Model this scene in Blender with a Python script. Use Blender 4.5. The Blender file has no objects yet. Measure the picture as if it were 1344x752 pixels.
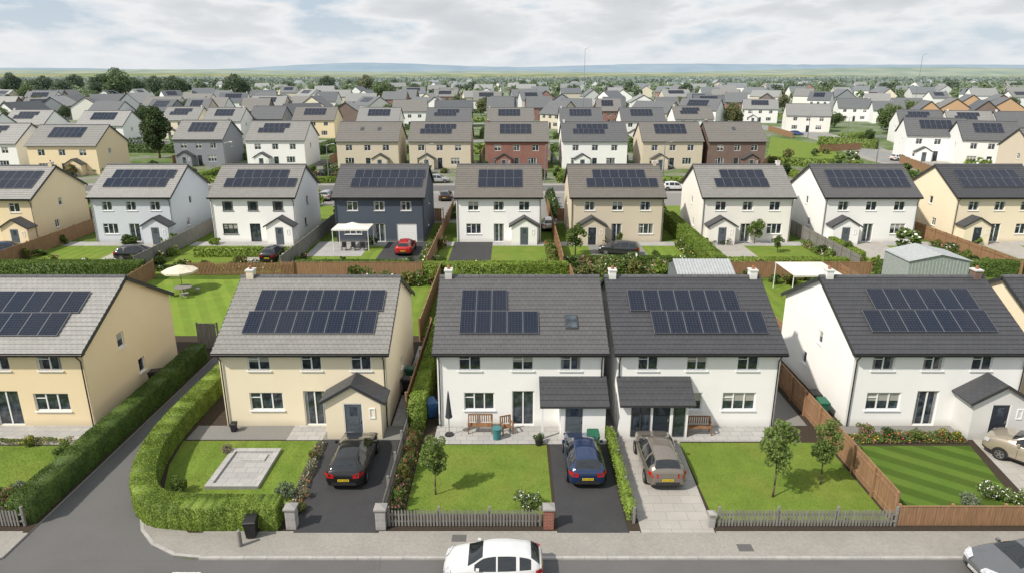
import bpy, bmesh, math, random
import numpy as np
from math import radians, sin, cos, tan, atan, pi, sqrt, atan2
from mathutils import Vector, Matrix
random.seed(7); RNG=np.random.default_rng(7)
SC=bpy.context.scene; COL=SC.collection
SC.view_settings.view_transform='Standard'; SC.view_settings.look='None'; SC.view_settings.exposure=0
TH=radians(17.3); F=896.0; CH=18.5
def gp(u,v,h=0.0):
    a=TH+atan((v-376)/F); Y=(CH-h)/tan(a); z=Y*cos(TH)+(CH-h)*sin(TH)
    return ((u-672)/F*z, Y)
# ---------------------------------------------------------------- materials
def ramp(nt,fac,stops):
    r=nt.nodes.new('ShaderNodeValToRGB'); nt.links.new(fac,r.inputs[0])
    e=r.color_ramp.elements
    while len(e)<len(stops): e.new(0.5)
    for i,(p,c) in enumerate(stops):
        e[i].position=p; e[i].color=(c[0],c[1],c[2],1) if hasattr(c,'__len__') else (c,c,c,1)
    return r.outputs[0]
def mixc(nt,fac,a,b,mode='MIX'):
    m=nt.nodes.new('ShaderNodeMix'); m.data_type='RGBA'; m.blend_type=mode
    for s,val in ((m.inputs[0],fac),(m.inputs[6],a),(m.inputs[7],b)):
        if isinstance(val,bpy.types.NodeSocket): nt.links.new(val,s)
        elif isinstance(val,(int,float)):
            s.default_value=val if s.type=='VALUE' else (val,val,val,1)
        else: s.default_value=(val[0],val[1],val[2],1)
    return m.outputs[2]
def math_(nt,op,a,b=None,clamp=False):
    m=nt.nodes.new('ShaderNodeMath'); m.operation=op; m.use_clamp=clamp
    for i,val in enumerate((a,b)):
        if val is None: continue
        if isinstance(val,bpy.types.NodeSocket): nt.links.new(val,m.inputs[i])
        else: m.inputs[i].default_value=val
    return m.outputs[0]
def noise(nt,vec,scale,detail=4,rough=.55):
    n=nt.nodes.new('ShaderNodeTexNoise'); n.inputs['Scale'].default_value=scale; n.inputs['Detail'].default_value=detail
    n.inputs['Roughness'].default_value=rough
    if vec is not None: nt.links.new(vec,n.inputs['Vector'])
    return n.outputs['Fac']
def haze_tint(nt,col):  # distance haze painted into the base colour, growing along world Y
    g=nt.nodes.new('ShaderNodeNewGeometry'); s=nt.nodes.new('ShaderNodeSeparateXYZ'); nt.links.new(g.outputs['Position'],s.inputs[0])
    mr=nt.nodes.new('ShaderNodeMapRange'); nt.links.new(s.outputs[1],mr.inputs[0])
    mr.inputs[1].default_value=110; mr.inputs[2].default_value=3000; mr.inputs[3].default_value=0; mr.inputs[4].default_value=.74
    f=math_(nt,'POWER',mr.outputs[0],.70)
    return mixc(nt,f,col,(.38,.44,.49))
def newmat(name):
    m=bpy.data.materials.new(name); m.use_nodes=True; nt=m.node_tree
    b=nt.nodes['Principled BSDF']; return m,nt,b
def vecs(nt,coords='Object',scale=(1,1,1)):
    t=nt.nodes.new('ShaderNodeTexCoord'); mp=nt.nodes.new('ShaderNodeMapping'); mp.inputs['Scale'].default_value=scale
    nt.links.new(t.outputs[coords],mp.inputs[0]); return mp.outputs[0]
MC={}
def mat(name,c1,c2=None,ns=4,rough=.85,bump=0,bs=40,metal=0,spec=.4,coat=0,hz=False,scale=(1,1,1),big=None):
    if name in MC: return MC[name]
    m,nt,b=newmat(name); v=vecs(nt,'Object',scale)
    if c2 is None: c2=tuple(x*.8 for x in c1)
    f=noise(nt,v,ns); col=ramp(nt,f,[(.35,c1),(.65,c2)])
    if big:
        g=noise(nt,v,big,4); col=mixc(nt,ramp(nt,g,[(.4,0),(.65,.35)]),col,tuple(x*.6 for x in c1))
    if hz: col=haze_tint(nt,col)
    nt.links.new(col,b.inputs['Base Color'])
    b.inputs['Roughness'].default_value=rough; b.inputs['Metallic'].default_value=metal
    b.inputs['Specular IOR Level'].default_value=spec; b.inputs['Coat Weight'].default_value=coat; b.inputs['Coat Roughness'].default_value=.05
    if bump:
        bp=nt.nodes.new('ShaderNodeBump'); bp.inputs['Strength'].default_value=bump; bp.inputs['Distance'].default_value=.02
        nt.links.new(noise(nt,v,bs,5),bp.inputs['Height']); nt.links.new(bp.outputs[0],b.inputs['Normal'])
    MC[name]=m; return m
def render_mat(name,c):
    if name in MC: return MC[name]
    m,nt,b=newmat(name); v=vecs(nt)
    f=noise(nt,v,.6,5); col=mixc(nt,ramp(nt,f,[(.4,0),(.8,.12)]),c,tuple(x*.65 for x in c))
    s=nt.nodes.new('ShaderNodeSeparateXYZ'); nt.links.new(v,s.inputs[0])
    mr=nt.nodes.new('ShaderNodeMapRange'); nt.links.new(s.outputs[2],mr.inputs[0]); mr.inputs[1].default_value=.05; mr.inputs[2].default_value=.45; mr.inputs[3].default_value=.35; mr.inputs[4].default_value=0
    col=mixc(nt,mr.outputs[0],col,(.25,.24,.2)); col=haze_tint(nt,col)
    nt.links.new(col,b.inputs['Base Color']); b.inputs['Roughness'].default_value=.9; b.inputs['Specular IOR Level'].default_value=.2
    bp=nt.nodes.new('ShaderNodeBump'); bp.inputs['Strength'].default_value=.2; bp.inputs['Distance'].default_value=.008
    nt.links.new(noise(nt,v,45,4),bp.inputs['Height']); nt.links.new(bp.outputs[0],b.inputs['Normal'])
    MC[name]=m; return m
def brickmat(name,c1,c2,mortar,bw,bh,ms=.012,rough=.85,bump=.4,axes='xy',ysc=1.0,offset=.5,var=.4,hz=False,spec=.3):
    if name in MC: return MC[name]
    m,nt,b=newmat(name); t=nt.nodes.new('ShaderNodeTexCoord'); s=nt.nodes.new('ShaderNodeSeparateXYZ'); nt.links.new(t.outputs['Object'],s.inputs[0])
    cb=nt.nodes.new('ShaderNodeCombineXYZ')
    if axes=='xy': nt.links.new(s.outputs[0],cb.inputs[0]); nt.links.new(math_(nt,'MULTIPLY',s.outputs[1],ysc),cb.inputs[1])
    else:
        nt.links.new(math_(nt,'ADD',s.outputs[0],s.outputs[1]),cb.inputs[0]); nt.links.new(s.outputs[2],cb.inputs[1])
    br=nt.nodes.new('ShaderNodeTexBrick'); nt.links.new(cb.outputs[0],br.inputs['Vector'])
    br.inputs['Scale'].default_value=1; br.inputs['Brick Width'].default_value=bw; br.inputs['Row Height'].default_value=bh; br.inputs['Mortar Size'].default_value=ms
    br.offset=offset; br.inputs['Mortar Smooth'].default_value=.2
    br.inputs['Color1'].default_value=(*c1,1); br.inputs['Color2'].default_value=(*c2,1); br.inputs['Mortar'].default_value=(*mortar,1)
    f=noise(nt,t.outputs['Object'],.5,5); col=mixc(nt,ramp(nt,f,[(.35,0),(.7,var)]),br.outputs['Color'],tuple(x*.6 for x in c1))
    f2=noise(nt,t.outputs['Object'],9,4); col=mixc(nt,ramp(nt,f2,[(.5,0),(.75,var*.5)]),col,tuple(min(1,x*1.4) for x in c1))
    if hz: col=haze_tint(nt,col)
    nt.links.new(col,b.inputs['Base Color']); b.inputs['Roughness'].default_value=rough; b.inputs['Specular IOR Level'].default_value=spec
    if bump:
        bp=nt.nodes.new('ShaderNodeBump'); bp.invert=True; bp.inputs['Strength'].default_value=bump; bp.inputs['Distance'].default_value=.015
        nt.links.new(br.outputs['Fac'],bp.inputs['Height']); nt.links.new(bp.outputs[0],b.inputs['Normal'])
    MC[name]=m; return m
def leafmat(name,dark,light,ns=1.3,tr=.25,hz=True,isl=.45):
    if name in MC: return MC[name]
    m,nt,b=newmat(name); g=nt.nodes.new('ShaderNodeNewGeometry'); v=vecs(nt)
    oi=nt.nodes.new('ShaderNodeObjectInfo')
    f=noise(nt,v,ns,3); f=math_(nt,'ADD',math_(nt,'MULTIPLY',f,.8),math_(nt,'MULTIPLY',g.outputs['Random Per Island'],isl))
    f=math_(nt,'ADD',f,math_(nt,'MULTIPLY',oi.outputs['Random'],.22))
    col=ramp(nt,f,[(.38*(1-(.45-isl)*.9),dark),(1.0-(.45-isl)*.9,light)])
    if hz: col=haze_tint(nt,col)
    nt.links.new(col,b.inputs['Base Color']); b.inputs['Roughness'].default_value=.6; b.inputs['Specular IOR Level'].default_value=.3
    t=nt.nodes.new('ShaderNodeBsdfTranslucent'); nt.links.new(mixc(nt,.4,col,(.20,.27,.02),'MIX'),t.inputs[0])
    mx=nt.nodes.new('ShaderNodeMixShader'); mx.inputs[0].default_value=tr
    nt.links.new(b.outputs[0],mx.inputs[1]); nt.links.new(t.outputs[0],mx.inputs[2]); nt.links.new(mx.outputs[0],nt.nodes['Material Output'].inputs[0])
    MC[name]=m; return m
def glassmat(name,base=(.015,.02,.026),curtain=None):
    m,nt,b=newmat(name); t=nt.nodes.new('ShaderNodeTexCoord'); s=nt.nodes.new('ShaderNodeSeparateXYZ'); nt.links.new(t.outputs['Generated'],s.inputs[0])
    col=ramp(nt,noise(nt,t.outputs['Object'],2.2,3),[(.4,base),(.7,tuple(x*5 for x in base))])
    if curtain=='sides':
        d=math_(nt,'ABSOLUTE',math_(nt,'SUBTRACT',s.outputs[0],.5)); k=math_(nt,'GREATER_THAN',d,.34)
        w=math_(nt,'MULTIPLY',math_(nt,'ADD',math_(nt,'SINE',math_(nt,'MULTIPLY',s.outputs[0],90)),1.6),.18)
        col=mixc(nt,math_(nt,'MULTIPLY',k,.75),col,w)
    elif curtain=='blind':
        k=math_(nt,'GREATER_THAN',s.outputs[2],.5); col=mixc(nt,math_(nt,'MULTIPLY',k,.8),col,(.45,.44,.41))
    nt.links.new(col,b.inputs['Base Color']); b.inputs['Roughness'].default_value=.04; b.inputs['Specular IOR Level'].default_value=1.0
    return m
def solarmat():
    m,nt,b=newmat('solar_cells'); t=nt.nodes.new('ShaderNodeTexCoord')
    mp=nt.nodes.new('ShaderNodeMapping'); mp.inputs['Location'].default_value=(.5,.825,0); nt.links.new(t.outputs['Object'],mp.inputs[0])
    br=nt.nodes.new('ShaderNodeTexBrick'); nt.links.new(mp.outputs[0],br.inputs['Vector']); br.offset=0
    br.inputs['Scale'].default_value=1; br.inputs['Brick Width'].default_value=.1666; br.inputs['Row Height'].default_value=.1666; br.inputs['Mortar Size'].default_value=.004
    br.inputs['Color1'].default_value=(.005,.008,.020,1); br.inputs['Color2'].default_value=(.008,.012,.028,1); br.inputs['Mortar'].default_value=(.08,.09,.11,1)
    oi=nt.nodes.new('ShaderNodeObjectInfo')
    col=mixc(nt,math_(nt,'MULTIPLY',oi.outputs['Random'],.35),br.outputs['Color'],(.014,.020,.036))
    nt.links.new(col,b.inputs['Base Color']); b.inputs['Roughness'].default_value=.08; b.inputs['Specular IOR Level'].default_value=.4
    return m
def lawnmat(name,c1,c2,stripe=0,ang=0,period=.9):
    m,nt,b=newmat(name); t=nt.nodes.new('ShaderNodeTexCoord'); v=t.outputs['Object']
    col=ramp(nt,noise(nt,v,.8,6,.65),[(.3,c1),(.7,c2)])
    col=mixc(nt,ramp(nt,noise(nt,v,.45,4),[(.48,0),(.7,.5)]),col,(c2[0]*1.25,c2[1]*.95,c2[2]*1.2))
    col=mixc(nt,ramp(nt,noise(nt,v,30,3),[(.35,.3),(.65,0)]),col,tuple(x*.45 for x in c1))
    if stripe:
        s=nt.nodes.new('ShaderNodeSeparateXYZ'); nt.links.new(v,s.inputs[0])
        q=math_(nt,'ADD',math_(nt,'MULTIPLY',s.outputs[0],cos(ang)*2*pi/period),math_(nt,'MULTIPLY',s.outputs[1],sin(ang)*2*pi/period))
        q=math_(nt,'MULTIPLY',ramp(nt,math_(nt,'ADD',math_(nt,'MULTIPLY',math_(nt,'SINE',q),.5),.5),[(.35,0),(.65,1)]),stripe)
        col=mixc(nt,q,col,tuple(x*.45 for x in c1))
    nt.links.new(col,b.inputs['Base Color']); b.inputs['Roughness'].default_value=.95; b.inputs['Specular IOR Level'].default_value=.15
    bp=nt.nodes.new('ShaderNodeBump'); bp.inputs['Strength'].default_value=.5; bp.inputs['Distance'].default_value=.03
    nt.links.new(noise(nt,v,45,3),bp.inputs['Height']); nt.links.new(bp.outputs[0],b.inputs['Normal'])
    return m
WHITE=render_mat('white_render',(.84,.84,.83)); CREAM=render_mat('cream_render',(.80,.71,.54)); YELLOW=render_mat('yellow_render',(.80,.66,.44))
BLUEGREY=render_mat('pale_blue_render',(.57,.61,.66)); SLATEB=render_mat('dark_blue_render',(.075,.092,.12)); BEIGE=render_mat('beige_render',(.60,.53,.42))
OFFW=render_mat('off_white_render',(.81,.79,.74)); GREYR=render_mat('grey_render',(.24,.255,.28)); LGREY=render_mat('light_grey_render',(.62,.62,.61)); TAN=render_mat('tan_render',(.52,.33,.18))
BRICK=brickmat('red_brick',(.30,.09,.06),(.22,.07,.05),(.3,.27,.24),.22,.075,.008,axes='xz',hz=True)
BROWNB=brickmat('brown_brick',(.19,.11,.085),(.15,.085,.065),(.25,.22,.2),.22,.075,.008,axes='xz',hz=True)
STONE=brickmat('grey_stone',(.34,.33,.32),(.26,.25,.25),(.4,.39,.37),.4,.2,.012,axes='xz')
def rf(n,c): return brickmat(n,c,tuple(x*.88 for x in c),tuple(x*.5 for x in c),.3,.3,.010,axes='xy',ysc=1.12,var=.18,hz=True,rough=.55,bump=.3)
R_DARK=rf('dark_slate',(.068,.07,.078)); R_MID=rf('mid_slate',(.11,.11,.115)); R_LITE=rf('light_grey_tile',(.32,.315,.305)); R_BROWN=rf('brown_grey_tile',(.17,.157,.142)); R_PALE=rf('pale_grey_tile',(.245,.24,.23))
GL=[glassmat('window_glass'),glassmat('window_glass_curtain',curtain='sides'),glassmat('window_glass_blind',curtain='blind')]
SOLAR=solarmat(); ALU=mat('aluminium',(.36,.37,.39),rough=.35,metal=.7)
UPVC=mat('white_upvc',(.80,.81,.81),(.75,.76,.76),rough=.4); DFRAME=mat('anthracite_frame',(.05,.055,.06),rough=.45)
DOORG=mat('grey_door_paint',(.10,.12,.14),rough=.4); DOORD=mat('dark_door_paint',(.03,.038,.05),rough=.35)
BLACKP=mat('black_plastic',(.018,.018,.02),(.03,.03,.03),rough=.45); LEADF=mat('fascia_dark',(.04,.042,.045),rough=.5)
ASPH=mat('asphalt_road',(.135,.133,.132),(.11,.109,.109),ns=25,rough=.95,bump=.4,bs=120,big=.3,hz=True)
ASPHP=mat('asphalt_pale',(.24,.235,.23),(.20,.198,.195),ns=.5,rough=.95,hz=True)
ASPHD=mat('asphalt_drive',(.055,.055,.059),(.038,.039,.042),ns=30,rough=.9,bump=.5,bs=120,big=.8)
KERB=mat('kerb_concrete',(.36,.35,.33),(.3,.29,.28),ns=6)
PAVE=mat('pavement_tarmac',(.31,.295,.27),(.255,.243,.225),ns=9,rough=.9,bump=.3,bs=90,big=.5)
SLAB=brickmat('patio_slabs',(.40,.395,.385),(.34,.335,.33),(.2,.2,.2),.6,.45,.012,var=.25)
CONC=brickmat('block_paving_pale',(.40,.38,.35),(.35,.335,.31),(.22,.21,.2),.9,.6,.010,var=.35)
GRAV=mat('gravel',(.27,.26,.245),(.15,.15,.145),ns=55,rough=.95,bump=.8,bs=80)
SOIL=mat('soil_bed',(.055,.04,.027),(.03,.022,.015),ns=20,rough=1,bump=.8,bs=30)
WOOD=mat('fence_timber',(.34,.20,.11),(.23,.135,.075),ns=3,rough=.85,bump=.4,bs=25,scale=(4,4,.4),big=.7)
WOODG=mat('weathered_timber',(.25,.24,.22),(.16,.155,.145),ns=3,rough=.9,bump=.4,bs=25,scale=(4,4,.4))
WOODB=mat('bench_timber',(.26,.14,.07),(.17,.09,.045),ns=4,rough=.7)
L_HEDGE=leafmat('hedge_leaves',(.08,.13,.022),(.23,.32,.055),ns=1.4,isl=.22); L_HEDGED=leafmat('dark_hedge_leaves',(.04,.078,.018),(.13,.20,.042),ns=1.2,isl=.22)
L_TREE=leafmat('tree_leaves',(.04,.075,.018),(.17,.24,.055),ns=.9); L_DARK=leafmat('dark_tree_leaves',(.022,.045,.015),(.085,.135,.036),ns=.6)
L_YOUNG=leafmat('young_tree_leaves',(.08,.13,.035),(.25,.34,.10),ns=2,tr=.4); L_OLIVE=leafmat('olive_leaves',(.07,.08,.022),(.22,.22,.07),ns=.7)
L_GREY=leafmat('silver_leaves',(.09,.12,.08),(.28,.33,.22),ns=3)
BARK=mat('bark',(.12,.09,.065),(.07,.055,.04),ns=8,rough=.95,bump=.6,bs=20,scale=(1,1,.3))
FLW={k:mat('petals_'+k,c,c,rough=.7) for k,c in dict(white=(.75,.75,.7),pink=(.6,.16,.28),red=(.5,.05,.05),yellow=(.7,.5,.04),orange=(.65,.22,.05),purple=(.25,.12,.35)).items()}
# ---------------------------------------------------------------- mesh helpers
class MB:
    def __init__(s): s.v=[];s.f=[];s.m=[]
    def add(s,vs,fs,m=0):
        o=len(s.v); s.v+= [tuple(p) for p in vs]
        for f in fs: s.f.append(tuple(o+i for i in f)); s.m.append(m)
    def quad(s,a,b,c,d,m=0): s.add([a,b,c,d],[(0,1,2,3)],m)
    def box(s,x0,y0,z0,x1,y1,z1,m=0,M=None):
        vs=[(x0,y0,z0),(x1,y0,z0),(x1,y1,z0),(x0,y1,z0),(x0,y0,z1),(x1,y0,z1),(x1,y1,z1),(x0,y1,z1)]
        if M is not None: vs=[M@Vector(p) for p in vs]
        s.add(vs,[(3,2,1,0),(4,5,6,7),(0,1,5,4),(1,2,6,5),(2,3,7,6),(3,0,4,7)],m)
    def tube(s,p0,p1,r0,r1=None,n=8,m=0,cap=True):
        r1=r0 if r1 is None else r1; p0=Vector(p0);p1=Vector(p1); d=(p1-p0).normalized()
        a=d.orthogonal().normalized(); b=d.cross(a)
        vs=[p0+(a*cos(2*pi*i/n)+b*sin(2*pi*i/n))*r0 for i in range(n)]+[p1+(a*cos(2*pi*i/n)+b*sin(2*pi*i/n))*r1 for i in range(n)]
        fs=[(i,(i+1)%n,n+(i+1)%n,n+i) for i in range(n)]
        if cap: fs+=[tuple(range(n))[::-1],tuple(range(n,2*n))]
        s.add(vs,fs,m)
    def prism(s,poly,z0,z1,m=0,ms=None):
        n=len(poly); vs=[(p[0],p[1],z0) for p in poly]+[(p[0],p[1],z1) for p in poly]
        s.add(vs,[tuple(range(n,2*n))],m); s.add(vs,[(i,(i+1)%n,n+(i+1)%n,n+i) for i in range(n)],m if ms is None else ms)
    def mesh(s,name,mats,smooth=False):
        me=bpy.data.meshes.new(name); me.from_pydata(s.v,[],s.f)
        for m in mats: me.materials.append(m)
        me.polygons.foreach_set('material_index',s.m)
        if smooth: me.polygons.foreach_set('use_smooth',[True]*len(s.f))
        me.update(); return me
def ob(name,me,parent=None,loc=(0,0,0),rot=(0,0,0),label=None,category=None,kind=None,group=None,scale=None):
    o=bpy.data.objects.new(name,me); COL.objects.link(o); o.location=loc; o.rotation_euler=rot
    if scale: o.scale=scale
    if parent is not None: o.parent=parent
    if label:
        if len(label.split())<4: label+=' on the housing estate'
        o['label']=label
    if category: o['category']=category
    if kind: o['kind']=kind
    if group: o['group']=group
    if me is None: o.empty_display_size=.3
    return o
def leafmesh(name,pts,size,mats,core=None,fl_frac=0):
    pts=np.asarray(pts,dtype=np.float64); n=len(pts)
    a=RNG.normal(size=(n,3)); a/=np.linalg.norm(a,axis=1)[:,None]
    b=np.cross(a,RNG.normal(size=(n,3))); b/=np.linalg.norm(b,axis=1)[:,None]
    sz=(size*RNG.uniform(.6,1.3,n))[:,None]
    V=np.stack([pts-a*sz,pts+b*sz*.62,pts+a*sz,pts-b*sz*.62],axis=1).reshape(-1,3)
    mi=np.zeros(n,dtype=np.int32)
    if fl_frac>0 and len(mats)>1:
        s_=RNG.random(n)<fl_frac; mi[s_]=RNG.integers(1,len(mats),int(s_.sum()))
    idx=np.arange(4*n)
    if core is not None and core.v:
        cv=np.array(core.v); cf=np.array([f for f in core.f]).reshape(-1)+4*n
        V=np.vstack([V,cv]); idx=np.concatenate([idx,cf]); mi=np.concatenate([mi,np.array(core.m,dtype=np.int32)])
    nf=len(idx)//4; me=bpy.data.meshes.new(name)
    me.vertices.add(len(V)); me.vertices.foreach_set('co',V.ravel())
    me.loops.add(len(idx)); me.loops.foreach_set('vertex_index',idx.astype(np.int32))
    me.polygons.add(nf); me.polygons.foreach_set('loop_start',np.arange(0,4*nf,4,dtype=np.int32))
    for m in mats: me.materials.append(m)
    me.polygons.foreach_set('material_index',mi); me.update(calc_edges=True); me.validate()
    return me
def sheet(name,poly,z,m,label,thick=None,side=None):
    mb=MB()
    if thick: mb.prism(poly,z-thick,z,0,1 if side else 0)
    else: mb.add([(p[0],p[1],z) for p in poly],[tuple(range(len(poly)))])
    return ob(name,mb.mesh(name,[m]+([side] if side else [])),label=label,kind='structure')
def rect(x0,y0,x1,y1): return [(x0,y0),(x1,y0),(x1,y1),(x0,y1)]
def ribbon(name,pts,w,z,m,label):
    mb=MB(); L=[];R=[]
    P=[Vector((p[0],p[1],0)) for p in pts]
    for i,p in enumerate(P):
        d=(P[min(i+1,len(P)-1)]-P[max(i-1,0)]).normalized(); n=Vector((-d.y,d.x,0))
        L.append(p+n*w/2); R.append(p-n*w/2)
    for i in range(len(P)-1): mb.quad((R[i].x,R[i].y,z),(R[i+1].x,R[i+1].y,z),(L[i+1].x,L[i+1].y,z),(L[i].x,L[i].y,z))
    return ob(name,mb.mesh(name,[m]),label=label,kind='structure')
# ---------------------------------------------------------------- world, sun, camera
W=bpy.data.worlds.new('World'); SC.world=W; W.use_nodes=True; nt=W.node_tree
S=Vector((-.80,-.52,1.0)).normalized(); el=math.asin(S.z); az=atan2(S.x,S.y)
bg=nt.nodes['Background']; sky=nt.nodes.new('ShaderNodeTexSky'); sky.sky_type='NISHITA'; sky.sun_disc=False; sky.sun_elevation=el; sky.sun_rotation=az; sky.dust_density=1.5
tc=nt.nodes.new('ShaderNodeTexCoord'); mp=nt.nodes.new('ShaderNodeMapping'); mp.inputs['Scale'].default_value=(1,1,3.4); mp.inputs['Location'].default_value=(.62,.45,.1)
sp=nt.nodes.new('ShaderNodeSeparateXYZ'); nt.links.new(tc.outputs['Generated'],sp.inputs[0]); nt.links.new(tc.outputs['Generated'],mp.inputs[0])
n1=noise(nt,mp.outputs[0],4.2,7,.5); n2=noise(nt,mp.outputs[0],10,6,.52)
nn=math_(nt,'ADD',math_(nt,'MULTIPLY',n1,.6),math_(nt,'MULTIPLY',n2,.4))
cover=ramp(nt,nn,[(.42,.0),(.50,1)])
shade=ramp(nt,nn,[(.44,(9.6,9.65,9.7)),(.515,(8.9,9.0,9.1)),(.56,(7.5,7.75,8.0)),(.64,(6.6,6.9,7.2))])
clear=mixc(nt,.78,sky.outputs[0],(6.3,7.4,8.6))
colr=mixc(nt,cover,clear,shade)
hzf=ramp(nt,sp.outputs[2],[(0.0,.85),(.03,.3),(.08,0)])
colr=mixc(nt,hzf,colr,(8.4,8.7,9.0))
nt.links.new(colr,bg.inputs[0]); bg.inputs[1].default_value=.095
sd=bpy.data.lights.new('sun','SUN'); sd.energy=4.8; sd.angle=radians(1.5); sd.color=(1,.925,.81)
so=ob('sun',sd); so.rotation_euler=S.to_track_quat('Z','Y').to_euler()
cd=bpy.data.cameras.new('camera'); cam=ob('camera',cd,loc=(0,0,CH),rot=(pi/2-TH,0,0)); cd.lens=24; cd.sensor_width=36; cd.clip_end=30000; cd.clip_start=.1
SC.camera=cam
# ---------------------------------------------------------------- ground
def groundmat():
    m,nt,b=newmat('ground_grass'); t=nt.nodes.new('ShaderNodeTexCoord'); v=t.outputs['Object']
    near=ramp(nt,noise(nt,v,.25,8,.7),[(.3,(.055,.095,.02)),(.5,(.09,.14,.03)),(.7,(.12,.145,.05))])
    town=ramp(nt,noise(nt,v,.09,5,.75),[(.36,(.035,.06,.02)),(.46,(.09,.14,.035)),(.53,(.12,.16,.05)),(.58,(.20,.195,.18)),(.64,(.13,.13,.12)),(.70,(.06,.09,.03))])
    s=nt.nodes.new('ShaderNodeSeparateXYZ'); nt.links.new(v,s.inputs[0])
    m0=nt.nodes.new('ShaderNodeMapRange'); nt.links.new(s.outputs[1],m0.inputs[0]); m0.inputs[1].default_value=118; m0.inputs[2].default_value=135
    near=mixc(nt,m0.outputs[0],near,town)
    mp=nt.nodes.new('ShaderNodeMapping'); mp.inputs['Scale'].default_value=(.0036,.0020,1); nt.links.new(v,mp.inputs[0])
    vo=nt.nodes.new('ShaderNodeTexVoronoi'); vo.inputs['Scale'].default_value=1; nt.links.new(mp.outputs[0],vo.inputs['Vector'])
    sc=nt.nodes.new('ShaderNodeSeparateColor'); nt.links.new(vo.outputs['Color'],sc.inputs[0])
    fld=ramp(nt,sc.outputs[0],[(0,(.045,.075,.03)),(.3,(.11,.15,.05)),(.5,(.26,.24,.12)),(.7,(.06,.10,.04)),(.85,(.34,.30,.18)),(1,(.10,.16,.05))])
    vo2=nt.nodes.new('ShaderNodeTexVoronoi'); vo2.feature='DISTANCE_TO_EDGE'; vo2.inputs['Scale'].default_value=1; nt.links.new(mp.outputs[0],vo2.inputs['Vector'])
    fld=mixc(nt,math_(nt,'LESS_THAN',vo2.outputs[0],.07),fld,(.02,.035,.018))
    mr=nt.nodes.new('ShaderNodeMapRange'); nt.links.new(s.outputs[1],mr.inputs[0]); mr.inputs[1].default_value=600; mr.inputs[2].default_value=750
    col=haze_tint(nt,mixc(nt,mr.outputs[0],near,fld)); nt.links.new(col,b.inputs['Base Color']); b.inputs['Roughness'].default_value=1; b.inputs['Specular IOR Level'].default_value=0
    return m
GM=groundmat()
sheet('ground',rect(-9000,-300,9000,9000),0,GM,'grassy ground with distant patchwork fields')
def hill(seed,Y,hmax,x0,x1,col,lab):
    rr=np.random.default_rng(seed); n=160; mb=MB(); xs=np.linspace(x0,x1,n); ph=rr.uniform(0,6,6)
    h=sum(np.sin(xs/(x1-x0)*2*pi*k+ph[k-1])/k for k in range(1,7)); h=(h-h.min())/(h.max()-h.min()); h=hmax*(.35+.65*h)+rr.normal(0,hmax*.008,n)
    e=np.sin(np.linspace(0,pi,n))**.5; h*=e
    for i in range(n-1):
        for j in range(6):
            a,b=j/6,(j+1)/6; fa,fb=sin(a*pi/2),sin(b*pi/2)
            mb.quad((xs[i],Y+a*900,h[i]*fa-1),(xs[i+1],Y+a*900,h[i+1]*fa-1),(xs[i+1],Y+b*900,h[i+1]*fb-1),(xs[i],Y+b*900,h[i]*fb-1))
    return ob('hills',mb.mesh('hills',[col],True),label=lab,kind='structure')
hill(1,2600,24,-4400,4400,mat('hill_near',(.13,.19,.10),(.30,.29,.18),ns=.008,rough=1,scale=(1,.5,1),spec=0),'low hazy farmland rise')  # aerial haze painted into the hill colours, bluer on farther ranges
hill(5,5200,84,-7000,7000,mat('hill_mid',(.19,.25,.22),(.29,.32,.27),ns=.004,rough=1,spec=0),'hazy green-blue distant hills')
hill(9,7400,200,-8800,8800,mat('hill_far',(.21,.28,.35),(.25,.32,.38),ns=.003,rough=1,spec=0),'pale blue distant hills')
PZ=.08; KY=22.8
sheet('road',rect(-80,14.5,80,KY),.004,ASPH,'grey asphalt street with worn surface')
sheet('lane',[(-20.35,KY-.1),(-12.5,KY-.1),(-13.6,22.95),(-14.8,23.6),(-15.7,24.5),(-16.9,26.6),(-18.0,29.4),(-18.55,33),(-18.5,47),(-20.35,47)],.008,ASPH,'narrow asphalt lane between hedges')
mbk=MB()
for i in range(14):
    x=-60+i*9; mbk.box(x,18.3,.005,x+2.4,18.42,.0085)
mbk.box(-13.2,21.9,.009,-12.1,22.05,.012)
ob('road_marking',mbk.mesh('road_marking',[mat('road_paint',(.72,.72,.7),(.5,.5,.48),ns=14)]),label='white dashed centre line painted on asphalt',kind='structure')
arc=[(-18.5,47),(-18.55,33),(-18.0,29.4),(-16.9,26.6),(-15.7,24.5),(-14.8,23.6),(-13.6,22.95),(-12.5,KY)]
sheet('ground',arc+[(80,KY),(80,47)],PZ-.012,SOIL,'front garden plots soil level',thick=.068,side=KERB)
sheet('ground',[(-80,KY),(-20.35,KY),(-20.35,47),(-80,47)],PZ-.012,SOIL,'front garden plot soil level',thick=.068,side=KERB)
sheet('pavement',arc[3:]+[(80,KY),(80,24.35),(-13.6,24.35),(-14.9,25.4),(-16.1,27.0)],PZ,PAVE,'paved footway along the street')
sheet('pavement',[(-80,KY),(-20.35,KY),(-20.35,24.35),(-80,24.35)],PZ,PAVE,'paved footway along the street')
def kerbline(pts,w=.14,z=PZ+.012):
    mb=MB(); P=[Vector((p[0],p[1],0)) for p in pts]
    for i in range(len(P)-1):
        a,b=P[i],P[i+1]; L=(b-a).length; d=(b-a)/L; nn=Vector((-d.y,d.x,0)); k=max(1,int(L/.9))
        for j in range(k):
            p=a+d*(L*j/k+.006); q=a+d*(L*(j+1)/k-.006)
            c=[p,q,q+nn*w,p+nn*w]; mb.prism([(t.x,t.y) for t in c],0,z)
    return ob('kerb',mb.mesh('kerb',[mat('kerb_stone',(.40,.39,.37),(.32,.31,.30),ns=3,rough=.9)]),label='pale concrete kerb edging the road',kind='structure')
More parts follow.
